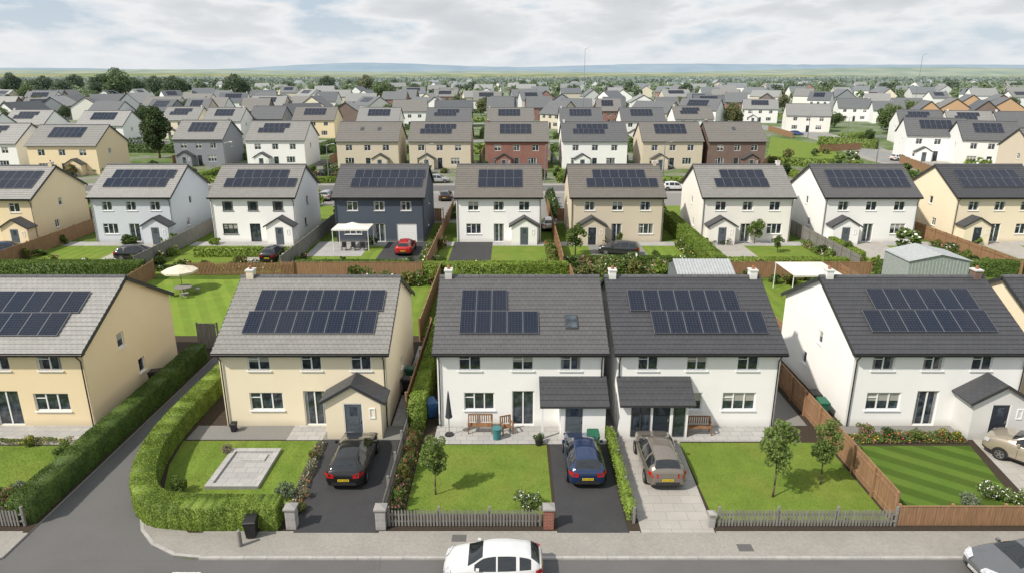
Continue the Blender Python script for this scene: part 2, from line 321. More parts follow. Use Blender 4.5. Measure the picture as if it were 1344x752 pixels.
kerbline([(-12.5,KY-.05),(60,KY-.05)]); kerbline(arc[1:]); kerbline([(-60,KY-.05),(-20.4,KY-.05)])
mbe=MB()
for x0,x1 in [(-80,-20.6),(-13,-9.2),(-5.6,1.9),(4.95,5.4),(8.6,23.2)]: mbe.box(x0,24.35,PZ-.01,x1,24.41,PZ+.03)
ob('pavement_edging',mbe.mesh('pavement_edging',[KERB]),label='thin concrete edging strip behind pavement',kind='structure')
sheet('verge',rect(-80,8,80,14.5),.05,GM,'grass verge across the street')
LW_A=lawnmat('lawn_bright',(.13,.205,.03),(.19,.27,.045),stripe=.2,ang=.0,period=1.1)
LW_B=lawnmat('lawn_dark_striped',(.085,.15,.022),(.11,.185,.03),stripe=.6,ang=.9,period=1.25)
LW_C=lawnmat('lawn_plain',(.12,.185,.028),(.175,.245,.042))
LAWNS=[('lawn',[(-17.3,31.9),(-16.9,29.5),(-15.6,25.9),(-10.0,25.6),(-10.2,31.9)],LW_A,'short lawn beside curved hedge'),
('lawn',rect(-4.7,25.6,1.8,31.5),LW_C,'green front lawn behind picket fence'),
('lawn',rect(8.75,25.0,16.35,31.7),LW_C,'green front lawn with young trees'),
('lawn',[(17.0,25.6),(22.6,25.6),(23.8,31.4),(17.2,31.4)],LW_B,'mown striped dark green lawn'),
('lawn',[(-33,27.2),(-22.3,27.2),(-22.0,31.4),(-33,31.4)],LW_C,'small lawn by yellow house')]
for n,p,m,l in LAWNS: sheet(n,p,PZ,m,l)
sheet('lawn',rect(-18.1,43.5,-6.2,61),.03,LW_A,'back garden lawn'); sheet('lawn',rect(-34,42,-20.5,61.5),.035,lawnmat('lawn_back',(.15,.235,.032),(.20,.295,.045),stripe=.22,ang=.5,period=1.4),'bright mown back garden lawn')
sheet('lawn',rect(-5,43.5,5,61),.03,LW_C,'back garden lawn'); sheet('lawn',rect(6,43.5,16,61),.03,LW_C,'back garden lawn'); sheet('lawn',rect(17,43.5,40,61),.03,LW_A,'back garden lawn')
sheet('driveway',[(-9.2,24.35),(-5.75,24.35),(-5.95,32),(-9.9,32)],PZ+.004,ASPHD,'dark tarmac driveway')
sheet('driveway',rect(1.95,24.35,4.9,32.1),PZ+.004,ASPHD,'dark tarmac driveway')
sheet('driveway',[(5.45,24.35),(8.55,24.35),(8.75,31.7),(9.3,32.2),(5.45,32.2)],PZ+.004,CONC,'pale slab paved driveway')
sheet('driveway',[(23.2,25.3),(40,25.3),(40,32),(24.3,32)],PZ+.004,CONC,'pale slab paved driveway')
sheet('patio',rect(-17.2,32,-5.9,33.5),PZ+.008,GRAV,'gravel strip before cream house')
sheet('patio',rect(-11.9,31.95,-10,33.5),PZ+.012,SLAB,'slab path to glazed door')
sheet('patio',rect(-4.1,31.55,5.0,33.5),PZ+.008,SLAB,'grey slab patio in front of white house')
sheet('patio',rect(5.4,31.8,14.2,33.5),PZ+.012,SLAB,'grey slab patio in front of white house')
sheet('patio',rect(17.2,32.4,28,33.5),PZ+.008,GRAV,'gravel strip before white house')
sheet('patio',rect(-33,31.5,-22.4,33.5),PZ+.008,SLAB,'slab path by yellow house')
sheet('path',rect(-6.6,33.5,-5.8,45),PZ+.004,SLAB,'narrow slab side path'); sheet('path',rect(4.95,33.5,5.6,45),PZ+.004,GRAV,'narrow gravel side path')
sheet('path',rect(14.3,33.5,16.2,45),PZ+.004,GRAV,'gravel side path beside gable'); sheet('path',rect(-22.7,33.5,-21.6,45),PZ+.004,GRAV,'narrow gravel side path')
mb=MB(); x0,y0,x1,y1=-14.3,27.5,-11.8,30.9; t=.28
mb.box(x0,y0,PZ+.002,x1,y0+t,PZ+.16,0); mb.box(x0,y1-t,PZ+.002,x1,y1,PZ+.16,0); mb.box(x0,y0+t+.004,PZ+.002,x0+t,y1-t-.004,PZ+.155,0); mb.box(x1-t,y0+t+.004,PZ+.002,x1,y1-t-.004,PZ+.155,0)
mb.box(x0+t+.004,y0+t+.004,PZ+.002,x1-t-.004,y1-t-.004,PZ+.06,1); mb.box(x0+.9,y1-1.1,PZ+.062,x1-.5,y1-.5,PZ+.12,0)
ob('stone_planter',mb.mesh('stone_planter',[brickmat('coping_stone',(.42,.415,.405),(.36,.355,.345),(.23,.23,.23),.5,.5,.01,var=.35),SLAB]),label='low rectangular stone bed with pale slab centre on lawn',category='garden feature')
# ---------------------------------------------------------------- windows / doors
WC={}
def winmesh(w,h,panes,fm,gi):
    k=(round(w,2),round(h,2),panes,fm.name,gi)
    if k in WC: return WC[k]
    mb=MB(); b=.06
    mb.box(-w/2,-.03,0,w/2,.04,b); mb.box(-w/2,-.03,h-b,w/2,.04,h); mb.box(-w/2,-.03,b,-w/2+b,.04,h-b); mb.box(w/2-b,-.03,b,w/2,.04,h-b)
    for i in range(1,panes):
        x=-w/2+w*i/panes; mb.box(x-.035,-.032,b,x+.035,.038,h-b)
    if panes>1 and h<1.6: 
        x=-w/2+w/panes; mb.box(-w/2+b,-.028,h*.68,x-.035,.036,h*.68+.04)
    fr=mb.mesh('window',[fm]); g=MB(); g.quad((-w/2+.02,.01,.02),(w/2-.02,.01,.02),(w/2-.02,.01,h-.02),(-w/2+.02,.01,h-.02)); gm=g.mesh('glass',[GL[gi]])
    s=MB(); s.box(-w/2-.06,-.17,-.06,w/2+.06,.03,-.002); sm=s.mesh('sill',[fm]); WC[k]=(fr,gm,sm); return WC[k]
def add_window(par,x,y,z,w,h,rz=0,fm=UPVC,sill=True,panes=None):
    panes=panes or (1 if w<.75 else 2 if w<1.6 else 3); gi=random.choice([0,0,1,1,2])
    if h>1.7: gi=random.choice([0,1])
    fr,gm,sm=winmesh(w,h,panes,fm,gi)
    o=ob('window',fr,par,(x,y,z),(0,0,rz)); ob('glass',gm,o)
    if sill and h<1.7: ob('sill',sm,o)
    return o
def doormesh(w,h,m):
    k=('door',w,h,m.name)
    if k in WC: return WC[k]
    mb=MB(); mb.box(-w/2,-.02,0,w/2,.03,h,0)
    mb.box(-w/2-.05,-.05,0,-w/2,.03,h+.05,1); mb.box(w/2,-.05,0,w/2+.05,.03,h+.05,1); mb.box(-w/2,-.05,h,w/2,.03,h+.05,1)
    for z in (.25,.85): mb.box(-w*.32,-.032,z,w*.32,-.02,z+.4,0)
    mb.box(-w*.2,-.036,1.35,w*.2,-.03,1.85,2)
    d=mb.mesh('door',[m,UPVC,GL[0]]); hd=MB(); hd.box(w*.36,-.08,.95,w*.42,-.02,1.1); WC[k]=(d,hd.mesh('handle',[ALU])); return WC[k]
def add_door(par,x,y,z,w=.95,h=2.05,m=DOORG,rz=0):
    d,hm=doormesh(w,h,m); o=ob('door',d,par,(x,y,z),(0,0,rz)); ob('handle',hm,o); return o
def wallface(mb,fn,w,h,ops,rv=.1,m=0):
    xs=sorted({0,w}|{v for o in ops for v in (o[0],o[1])}); zs=sorted({0,h}|{v for o in ops for v in (o[2],o[3])})
    for i in range(len(xs)-1):
        for j in range(len(zs)-1):
            cx,cz=(xs[i]+xs[i+1])/2,(zs[j]+zs[j+1])/2
            if any(o[0]<cx<o[1] and o[2]<cz<o[3] for o in ops): continue
            mb.quad(fn(xs[i],zs[j],0),fn(xs[i+1],zs[j],0),fn(xs[i+1],zs[j+1],0),fn(xs[i],zs[j+1],0),m)
    for a,b,c,d in [o[:4] for o in ops]:
        mb.quad(fn(a,c,0),fn(a,d,0),fn(a,d,rv),fn(a,c,rv),m); mb.quad(fn(b,c,0),fn(b,c,rv),fn(b,d,rv),fn(b,d,0),m)
        mb.quad(fn(a,d,0),fn(b,d,0),fn(b,d,rv),fn(a,d,rv),m); mb.quad(fn(a,c,0),fn(a,c,rv),fn(b,c,rv),fn(b,c,0),m)
        mb.quad(fn(a,c,rv+.06),fn(b,c,rv+.06),fn(b,d,rv+.06),fn(a,d,rv+.06),1)
DARKIN=mat('dark_interior',(.01,.01,.012),rough=1)
RIDGE=mat('ridge_tile',(.11,.11,.12),(.08,.08,.09),rough=.8); TERRA=mat('terracotta',(.35,.15,.08),rough=.8)
PMC={}
def panelmesh(pw,ph):
    k=(pw,ph)
    if k in PMC: return PMC[k]
    mb=MB(); t=.014; z1=.04
    mb.box(-pw/2+t,-ph/2+t,0,pw/2-t,ph/2-t,.034,0)
    mb.box(-pw/2,-ph/2,0,pw/2,-ph/2+t,z1,1); mb.box(-pw/2,ph/2-t,0,pw/2,ph/2,z1,1); mb.box(-pw/2,-ph/2+t,0,-pw/2+t,ph/2-t,z1,1); mb.box(pw/2-t,-ph/2+t,0,pw/2,ph/2-t,z1,1)
    PMC[k]=mb.mesh('solar_panel',[SOLAR,ALU]); return PMC[k]
def rowgeo(mb,hd,ridge,p,oh,x0,x1,back,nc,m=0):
    sl=(hd+oh)/cos(p); 
    def P(s,x,lift):
        y=s*cos(p); z=ridge-s*sin(p); ny,nz=sin(p)*lift,cos(p)*lift
        return (x,hd+y+ny,z+nz) if back else (x,hd-y-ny,z+nz)
    for i in range(nc):
        a,b=sl*i/nc,sl*(i+1)/nc; q=[P(a,x0,.06),P(b,x0,.085),P(b,x1,.085),P(a,x1,.06)]; r=[P(b,x0,.085),P(b,x0,.06),P(b,x1,.06),P(b,x1,.085)]
        if back: q.reverse(); r.reverse()
        mb.quad(*q,m); mb.quad(*r,m)
    mb.quad(P(0,x0,0),P(sl,x0,0),P(sl,x1,0),P(0,x1,0),1); mb.quad(P(sl,x0,0),P(sl,x0,.06),P(sl,x1,.06),P(sl,x1,0),1)
    for x,dx in ((x0,.03),(x1,-.03)):
        c=[P(0,x,-.16),P(sl,x,-.16),P(sl,x,.075),P(0,x,.075)]; d=[(t[0]+dx,t[1],t[2]) for t in c]
        mb.add(c+d,[(0,1,2,3),(7,6,5,4),(0,4,5,1),(2,6,7,3),(1,5,6,2)],1)
def gable_roof_small(mb,w,d,z,rise,oh,ym,m=0):
    hw=w/2+oh; zl=z-rise*oh/(w/2)
    for sx in (-1,1):
        a=[(sx*hw,-d-.15,zl),(0,-d-.15,z+rise),(0,ym,z+rise),(sx*hw,ym,zl)]; b=[(q[0],q[1],q[2]+.09) for q in a]
        mb.add(a+b,[(0,1,2,3),(4,7,6,5),(0,4,5,1),(0,3,7,4)],m)
        mb.add([(sx*hw,-d-.17,zl-.08),(0,-d-.17,z+rise-.08),(0,-d-.17,z+rise+.1),(sx*hw,-d-.17,zl+.1)],[(0,1,2,3)],1)
NH_=[0]
def house(cx,Y0,w,depth,eave,ridge,wall,roof,label,front=(),right=(),left=(),panels=(),pdim=(1.0,1.62),chim=(),porch=None,sky=(),rz=0,z0=0,fm=UPVC,courses=None,group='houses in rows on the estate',detail=2):
    NH_[0]+=1
    H=ob('house',None,loc=(cx,Y0,z0),rot=(0,0,rz),label=label,category='house',group=group)
    hd=depth/2; p=atan((ridge-eave)/hd); hw=w/2; mb=MB()
    wallface(mb,lambda a,z,d:(a-hw,d,z),w,eave,[(o[0]+hw,o[1]+hw,o[2],o[3]) for o in front])
    wallface(mb,lambda a,z,d:(hw-d,a,z),depth,eave,right); wallface(mb,lambda a,z,d:(-hw+d,depth-a,z),depth,eave,[(depth-o[1],depth-o[0],o[2],o[3]) for o in left])
    mb.add([(hw,0,eave),(hw,depth,eave),(hw,hd,ridge)],[(0,1,2)]); mb.add([(-hw,depth,eave),(-hw,0,eave),(-hw,hd,ridge)],[(0,1,2)])
    mb.quad((hw,depth,0),(-hw,depth,0),(-hw,depth,eave),(hw,depth,eave))
    ob('wall',mb.mesh('wall',[wall,DARKIN]),H)
    rb=MB(); vo=.22; oh=.35; nc=courses or 1
    rowgeo(rb,hd,ridge,p,oh,-hw-vo,hw+vo,False,nc); rowgeo(rb,hd,ridge,p,oh,-hw-vo,hw+vo,True,nc)
    R=ob('roof',rb.mesh('roof',[roof,LEADF]),H)
    if detail>=1:
        mb=MB(); n=int(w/.45)
        for i in range(n+1):
            a=-hw-vo+(w+2*vo)*i/(n+1); b=-hw-vo+(w+2*vo)*(i+1)/(n+1)-.008
            pr=[(-.15,-.03),(-.1,.06),(0,.10),(.1,.06),(.15,-.03)]
            vs=[(a,hd+y,ridge+.07+z) for y,z in pr]+[(b,hd+y,ridge+.07+z) for y,z in pr]
            mb.add(vs,[(j,j+1,j+6,j+5) for j in range(4)]+[(4,3,2,1,0),(5,6,7,8,9)])
        ob('ridge_tile',mb.mesh('ridge_tile',[RIDGE]),R)
    if detail>=2:
        mb=MB(); yo=-oh-.11; zo=eave-oh*tan(p); n=7
        for k in range(n):
            a0=pi+pi*k/n;a1=pi+pi*(k+1)/n
            mb.quad((-hw-vo,yo+.07*cos(a0),zo+.07*sin(a0)+.03),(-hw-vo,yo+.07*cos(a1),zo+.07*sin(a1)+.03),(hw+vo,yo+.07*cos(a1),zo+.07*sin(a1)+.03),(hw+vo,yo+.07*cos(a0),zo+.07*sin(a0)+.03))
        mb.box(-hw-vo,-oh-.03,zo-.14,hw+vo,-oh,zo+.04); mb.box(-hw-vo+.05,-oh,zo-.14,hw+vo-.05,-.002,zo-.12)
        ob('gutter',mb.mesh('gutter',[BLACKP]),R)
        for sx in (-1,1):
            mb=MB(); x=sx*(hw-.12); mb.tube((x,-.07,0),(x,-.07,zo-.5),.035,n=8); mb.tube((x,-.07,zo-.5),(x,yo,zo-.02),.035,n=8)
            ob('downpipe',mb.mesh('downpipe',[BLACKP]),H)
    for o in front:
        x=(o[0]+o[1])/2; k=o[4] if len(o)>4 else 'w'
        if k=='d': add_door(H,x,.1,o[2],o[1]-o[0]-.1,o[3]-o[2]-.05,DOORD)
        elif k=='garage':
            mb=MB(); ww=(o[1]-o[0])/2
            for i in range(8): mb.box(-ww,0,i*(o[3]-o[2])/8+.01,ww,.03,(i+1)*(o[3]-o[2])/8)
            ob('garage_door',mb.mesh('garage_door',[UPVC]),H,(x,.08,o[2]))
        elif detail>=1: add_window(H,x,.1,o[2],o[1]-o[0],o[3]-o[2],fm=fm,sill=detail>=2)
        else:
            fr,gm,sm=winmesh(o[1]-o[0],o[3]-o[2],2,fm,0); q=ob('window',fr,H,(x,.1,o[2])); ob('glass',gm,q)
    for o in right: add_window(H,hw-.1,(o[0]+o[1])/2,o[2],o[1]-o[0],o[3]-o[2],rz=pi/2,fm=fm)
    for o in left: add_window(H,-hw+.1,(o[0]+o[1])/2,o[2],o[1]-o[0],o[3]-o[2],rz=-pi/2,fm=fm)
    pw,ph=pdim; pm=panelmesh(pw,ph) if panels else None
    for (xs,s,n) in panels:
        for i in range(n):
            sc=s+ph/2; x=xs+(i+.5)*(pw+.02); L=.14
            ob('solar_panel',pm,R,(x,hd-sc*cos(p)-sin(p)*L,ridge-sc*sin(p)+cos(p)*L),(p,0,0))
    for (x,s) in sky:
        mb=MB(); mb.box(-.34,-.5,.0,.34,.5,.1,0); mb.box(-.27,-.42,.1,.27,.42,.112,1)
        ob('skylight',mb.mesh('skylight',[DFRAME,GL[0]]),R,(x,hd-s*cos(p)-sin(p)*.05,ridge-s*sin(p)+cos(p)*.05),(p,0,0))
    for (x,cm) in chim:
        mb=MB(); mb.box(-.2,-.26,-.5,.2,.26,.42,0); mb.box(-.24,-.30,.422,.24,.30,.5,1)
        C=ob('chimney',mb.mesh('chimney',[cm,LGREY]),R,(x,hd,ridge))
        mb=MB(); mb.tube((0,0,.5),(0,0,.7),.09,.075,10); ob('chimney_pot',mb.mesh('chimney_pot',[TERRA]),C)
    if porch:
        kind,px,pw_,pd=porch[:4]; pm_=porch[4] if len(porch)>4 else wall; dm=porch[5] if len(porch)>5 else DOORG
        if kind=='gable':
            h=2.25; mb=MB(); wallface(mb,lambda a,z,d:(a-pw_/2,-pd+d,z),pw_,h,[(pw_*.5-.5,pw_*.5+.5,0,2.08)] ,rv=.06)
            rise=pw_*.30
            mb.add([(-pw_/2,-pd,h),(pw_/2,-pd,h),(0,-pd,h+rise)],[(0,1,2)]); mb.quad((pw_/2,-pd,0),(pw_/2,-.002,0),(pw_/2,-.002,h),(pw_/2,-pd,h)); mb.quad((-pw_/2,-.002,0),(-pw_/2,-pd,0),(-pw_/2,-pd,h),(-pw_/2,-.002,h))
            P=ob('porch',mb.mesh('porch',[pm_,DARKIN]),H,(px,0,0)); rb=MB(); gable_roof_small(rb,pw_,pd,h,rise,.28,-.005)
            ob('porch_roof',rb.mesh('porch_roof',[R_DARK,LEADF]),P); add_door(P,0,-pd+.06,0,.9,2.02,dm)
            if pw_>2.6: add_window(P,pw_*.5-.45,-pd-.005,1.2,.32,.6,sill=False)
        elif kind=='lean':
            h=2.35; bx0,bx1,rx0,rx1=porch[6:10]; mb=MB(); wb=bx1-bx0
            wallface(mb,lambda a,z,d:(bx0+a,-pd+d,z),wb,h-.35,[(porch[10],porch[10]+1.0,0,1.98)],rv=.06)
            for x,s in ((bx0,1),(bx1,-1)):
                mb.add([(x,-pd,0),(x,-.002,0),(x,-.002,h+.3),(x,-pd,h-.35)],[(0,1,2,3)])
            P=ob('porch',mb.mesh('porch',[pm_,DARKIN]),H,(0,0,0)); rb=MB(); n=5
            za,zb=h+.62,h-.33; yb=-pd-.3
            for i in range(n):
                t0,t1=i/n,(i+1)/n; y0_,y1_=-.003+yb*t0,yb*t1; q0,q1=za+(zb-za)*t0,za+(zb-za)*t1
                rb.quad((rx0,y0_,q0),(rx0,y1_,q1+.03),(rx1,y1_,q1+.03),(rx1,y0_,q0)); rb.quad((rx0,y1_,q1+.03),(rx0,y1_,q1),(rx1,y1_,q1),(rx1,y1_,q1+.03))
            rb.add([(rx0,-.003,za-.12),(rx0,yb,zb-.1),(rx1,yb,zb-.1),(rx1,-.003,za-.12),(rx0,-.003,za),(rx0,yb,zb),(rx1,yb,zb),(rx1,-.003,za)],[(0,3,2,1),(0,1,5,4),(2,3,7,6),(1,2,6,5)],1)
            ob('porch_roof',rb.mesh('porch_roof',[R_DARK,LEADF]),P); add_door(P,bx0+porch[10]+.5,-pd+.06,0,.9,1.93,dm)
            if len(porch)>11:
                add_window(P,bx0+porch[10]-.6,-pd-.01,.1,1.0,1.75,sill=False,fm=DFRAME); add_window(P,bx0+porch[10]+1.42,-pd-.01,.1,.62,1.75,sill=False,fm=DFRAME)
            if rx0<bx0-.4:
                mb=MB(); mb.box(rx0+.1,-pd-.05,0,rx0+.2,-pd+.05,zb-.08); ob('post',mb.mesh('post',[UPVC]),P)
    return H
# ---- front row
EV,RG,DP,YF=4.55,7.05,9.6,33.5
def c(m,ops): return [(a-m,b-m,*r) for a,b,*r in ops]
m=-27.7
house(m,YF,9.8,DP,EV,RG,YELLOW,R_LITE,'yellow rendered detached house with pale tiled roof and large solar array',front=c(m,[(-25.3,-24.0,3.3,4.2),(-27.9,-26.8,3.3,4.2),(-31,-30,3.3,4.2),(-25.9,-24.0,.9,1.95),(-28.1,-26.7,.02,2.1),(-31,-29.6,.9,1.95)]),
 right=[(3.2,3.9,3.2,4.1),(4.9,5.6,.9,1.8)],panels=[(-3.7,1.3,7),(-4.1,2.98,7)],pdim=(1.04,1.65),z0=PZ,courses=18)
m=-11.15
house(m,YF,8.9,DP,EV,RG,CREAM,R_PALE,'cream rendered house with grey tiled roof, gabled porch and solar panels',front=c(m,[(-14.1,-12.9,3.3,4.2),(-11.25,-10.15,3.3,4.2),(-8.6,-7.5,3.3,4.2),(-14.2,-12.4,.95,2.0),(-11.3,-10.1,.02,2.1)]),
 right=[(4.4,5.0,1.4,2.1)],panels=[(-3.15,1.2,8),(-3.4,2.85,8)],pdim=(.87,1.62),chim=[(-4.1,CREAM)],porch=('gable',2.85,2.9,1.4,CREAM,DOORG),z0=PZ,courses=18)
m=.45
house(m,YF,8.9,DP,EV,RG,WHITE,R_MID,'white rendered house with lean-to porch and stepped solar panels',front=c(m,[(-2.85,-1.65,3.3,4.2),(0.0,1.15,3.3,4.2),(2.55,3.7,3.3,4.2),(-2.6,-.95,.95,2.0),(0,1.2,.02,2.1)]),
 panels=[(-3.3,1.2,3),(-3.3,2.85,5)],pdim=(.84,1.62),chim=[(-4.15,LGREY)],sky=[(2.8,3.6)],porch=('lean',0,0,1.4,WHITE,DOORG,2.1,4.45,1.0,4.6,.2),z0=PZ,courses=18)
m=9.95
house(m,YF,8.7,DP,EV,RG,WHITE,R_DARK,'white rendered house with slate roof and two offset solar rows',front=c(m,[(6.7,7.8,3.3,4.2),(9.3,10.4,3.3,4.2),(12.0,13.15,3.3,4.2),(9.3,10.3,.95,2.0),(11.4,13.2,.95,2.0)]),
 left=[(5,5.6,3.2,4.0)],panels=[(-3.4,1.2,7),(-2.3,2.85,7)],pdim=(.86,1.62),chim=[(-4.1,WHITE),(4.1,WHITE)],porch=('lean',0,0,1.3,WHITE,DOORD,-4.3,-.7,-4.35,-.4,1.7,1),z0=PZ,courses=18)
m=22.8
house(m,YF,9.2,DP,EV,RG,WHITE,R_DARK,'white rendered house with dark slate roof, solar panels and porch',front=c(m,[(19.2,20.4,3.3,4.2),(21.9,23.0,3.3,4.2),(24.5,25.6,3.3,4.2),(19.2,21.05,.95,2.0),(21.9,23.1,.02,2.1)]),
 left=[(3.8,4.4,3.2,4.0),(5.5,6.1,1.2,2.0)],panels=[(-2.6,1.1,6),(-3.4,2.75,7)],pdim=(.95,1.62),chim=[(-4.3,WHITE),(4.3,BROWNB)],porch=('gable',2.65,2.9,1.5,LGREY,DOORD),z0=PZ,courses=18)
house(33.4,YF,9.0,DP,EV,RG,CREAM,R_DARK,'cream rendered house with dark slate roof',front=[(-3,-1.8,3.3,4.2),(-3.2,-1.4,.95,2)],z0=PZ,courses=18)
house(-39.5,YF,9.0,DP,EV,RG,WHITE,R_LITE,'white rendered house with pale roof',front=[(-3,-1.8,3.3,4.2),(2,3.2,3.3,4.2)],z0=PZ,courses=18)
# ---- second row
E2,G2,D2,Y2=5.35,8.15,10.0,76.5
def row2(x0,x1,wall,roof,label,pfrac,panels,Y=Y2,fm=UPVC,gar=False,pdm=DOORG):
    w=x1-x0; hw=w/2; f=[]
    for fr in (.2,.5,.8): f.append((-hw+w*fr-.6,-hw+w*fr+.6,3.65,4.7))
    px=None
    if pfrac is not None:
        px=-hw+w*pfrac
        for fr in (.2,.5,.82):
            xx=-hw+w*fr
            if abs(xx-px)>2.0: f.append((xx-.85,xx+.85,.95,2.15) if fr!=.5 else (xx-.6,xx+.6,.02,2.15))
    else:
        f+=[(-hw+.9,-hw+2.9,.9,2.1),(-hw+4.3,-hw+5.6,.02,2.15)]
        if gar: f.append((hw-3.2,hw-.9,0.02,2.15,'garage'))
    side=[(4.5,5.2,3.6,4.5),(3.2,4.0,1.2,2.1)]
    return house((x0+x1)/2,Y,w,D2,E2,G2,wall,roof,label,front=f,right=side if x1<0 else (),left=side if x0>0 else (),panels=panels,pdim=(1.0,1.6),
      porch=('gable',px,2.9,1.5,wall,pdm) if px is not None else None,courses=16,fm=fm,chim=[(hw-.35,wall)] if random.random()<.35 else ())
def pr(x,a,n,b=None,k=None):
    o=[(x,a,n)]
    if k: o.append((b,a+1.62,k))
    return o
row2(-64,-53.6,YELLOW,R_LITE,'yellow rendered house with pale tiled roof and solar panels',.85,pr(-2.5,1.1,7,-2.5,7),Y=75.5)
row2(-47.7,-38.6,BLUEGREY,R_LITE,'pale blue rendered house with pale tiled roof and solar panels',.84,pr(-3.2,1.1,7,-3.6,7))
row2(-34.1,-24.6,WHITE,R_PALE,'white rendered house with brown-grey roof and solar panels',.84,pr(-2.8,1.1,6,-3.6,8),fm=DFRAME)
row2(-20.1,-10,SLATEB,R_MID,'dark blue rendered house with garage and solar panels',None,pr(-3.2,1.1,8,-3.4,8),gar=True)
row2(-6.3,3.3,WHITE,R_BROWN,'white rendered house with gabled porch and solar panels',.8,pr(-2.4,1.1,5,-2.4,5))
row2(6.7,17.2,BEIGE,R_BROWN,'beige rendered house with gabled porch and solar panels',.22,pr(-2.6,1.1,6,-3.4,8),pdm=DOORD)
row2(21.6,31.8,OFFW,R_PALE,'off-white rendered house with gabled porch and solar panels',.2,pr(-2.5,1.1,5,-3.4,6))
row2(35.4,46,WHITE,R_MID,'white rendered house with gabled porch and wide solar array',.2,pr(-4.2,1.1,9,-4.3,9))
row2(50.3,60.2,CREAM,R_DARK,'cream rendered house with gabled porch and solar panels',.2,pr(-3.6,1.1,7,-3.8,8),pdm=DOORD)
# ---- third row
def ff(w,h1,hh=1.2,n=3):
    hw=w/2; f=[(-hw+w*k-.65,-hw+w*k+.65,h1,h1+hh) for k in ((.2,.5,.8) if n==3 else (.3,.7))]
    f+=[(-hw+w*.2-.9,-hw+w*.2+.9,.9,2.2),(-hw+w*.75-.9,-hw+w*.75+.9,.9,2.2),(-hw+w*.5-.5,-hw+w*.5+.5,.02,2.2,'d')]; return f
def hp(u0,u1,v,wall,roof,label,eave=5.6,ridge=8.9,depth=11,panels=1,porch=None,rz=0,detail=1,chim=True,sky=()):
    x0,y0=gp(u0,v); x1,_=gp(u1,v); w=x1-x0; w=min(w,13.5)
    n=max(3,int(w*.5)); pn=[] if not panels else [(-w*.27,.9,n),(-w*.27-random.choice([0,.8]),2.55,n)]
    ch=[(random.choice([-1,1])*(w/2-.5),wall)] if chim and random.random()<.6 else []
    return house((x0+x1)/2,y0,w,depth,eave,ridge,wall,roof,label,front=ff(w,3.6),panels=pn,pdim=(1.05,1.6),chim=ch,rz=rz,detail=detail,courses=9 if detail else None,porch=porch,sky=sky,
       right=[(4,4.9,3.6,4.6)] if x1<0 and detail else (),left=[(4,4.9,3.6,4.6)] if x0>0 and detail else ())
P3=('gable',-2.6,3.0,1.6); P4=('gable',2.6,3.0,1.6)
hp(42,132,230,YELLOW,R_PALE,'yellow rendered house with solar panels on pale roof',porch=P4)
hp(232,296,218,GREYR,R_PALE,'grey rendered house with solar panels on pale roof',porch=P3)
hp(326,402,220,WHITE,R_PALE,'white rendered house with solar panels on pale roof',porch=P3)
hp(444,524,222,BEIGE,R_BROWN,'beige house with brown tiled roof and skylights',panels=0,sky=[(-1.5,2.5),(2,2.5)],porch=P4)
hp(538,618,222,BEIGE,R_BROWN,'beige house with solar panels on brown roof',porch=P3)
hp(637,719,222,BRICK,R_BROWN,'red brick house with gabled porch and solar panels',panels=1,porch=P3)
hp(738,822,222,WHITE,R_MID,'white rendered house with solar panels and porch',porch=P3)
hp(842,920,222,BEIGE,R_BROWN,'beige house with small solar array and porch',porch=P3)
hp(928,1002,222,BROWNB,R_BROWN,'brown brick house with brown tiled roof',panels=0,sky=[(0,2.4)],porch=P4)
hp(-50,28,226,WHITE,R_LITE,'white rendered house with solar panels on pale roof')
hp(1190,1262,212,WHITE,R_MID,'white rendered house with dark roof and solar panels',rz=-.28,porch=P3)
hp(1262,1330,220,WHITE,R_MID,'white rendered house with dark roof and solar panels',rz=-.28)
hp(1352,1430,240,BEIGE,R_BROWN,'beige house with brown tiled roof',rz=-.1,panels=0)
# ---- fourth row
for (a,b,v,wl,rfm,pn) in [(8,62,190,WHITE,R_LITE,1),(104,165,192,WHITE,R_LITE,1),(215,262,182,CREAM,R_PALE,1),(270,318,184,WHITE,R_PALE,1),(330,372,180,GREYR,R_MID,0),(386,440,182,YELLOW,R_BROWN,1),(470,524,184,WHITE,R_PALE,1),(560,618,184,BEIGE,R_MID,1),(640,700,184,BEIGE,R_BROWN,1),(735,790,184,WHITE,R_MID,1),(815,872,184,OFFW,R_MID,1),(885,935,180,WHITE,R_BROWN,1),(1032,1086,174,OFFW,R_PALE,0),(1180,1232,190,WHITE,R_MID,1),(1245,1298,192,OFFW,R_PALE,1),(1310,1362,194,WHITE,R_MID,0),(975,1018,162,WHITE,R_PALE,1),(1100,1140,160,WHITE,R_MID,0),(-40,-8,196,WHITE,R_LITE,0)]:
    hp(a,b,v,wl,rfm,'two-storey house with tiled roof'+(' and solar panels' if pn else ''),eave=5.4,ridge=8.8,panels=pn,rz=-.25 if a>960 else 0,porch=P3 if a%2 else None)
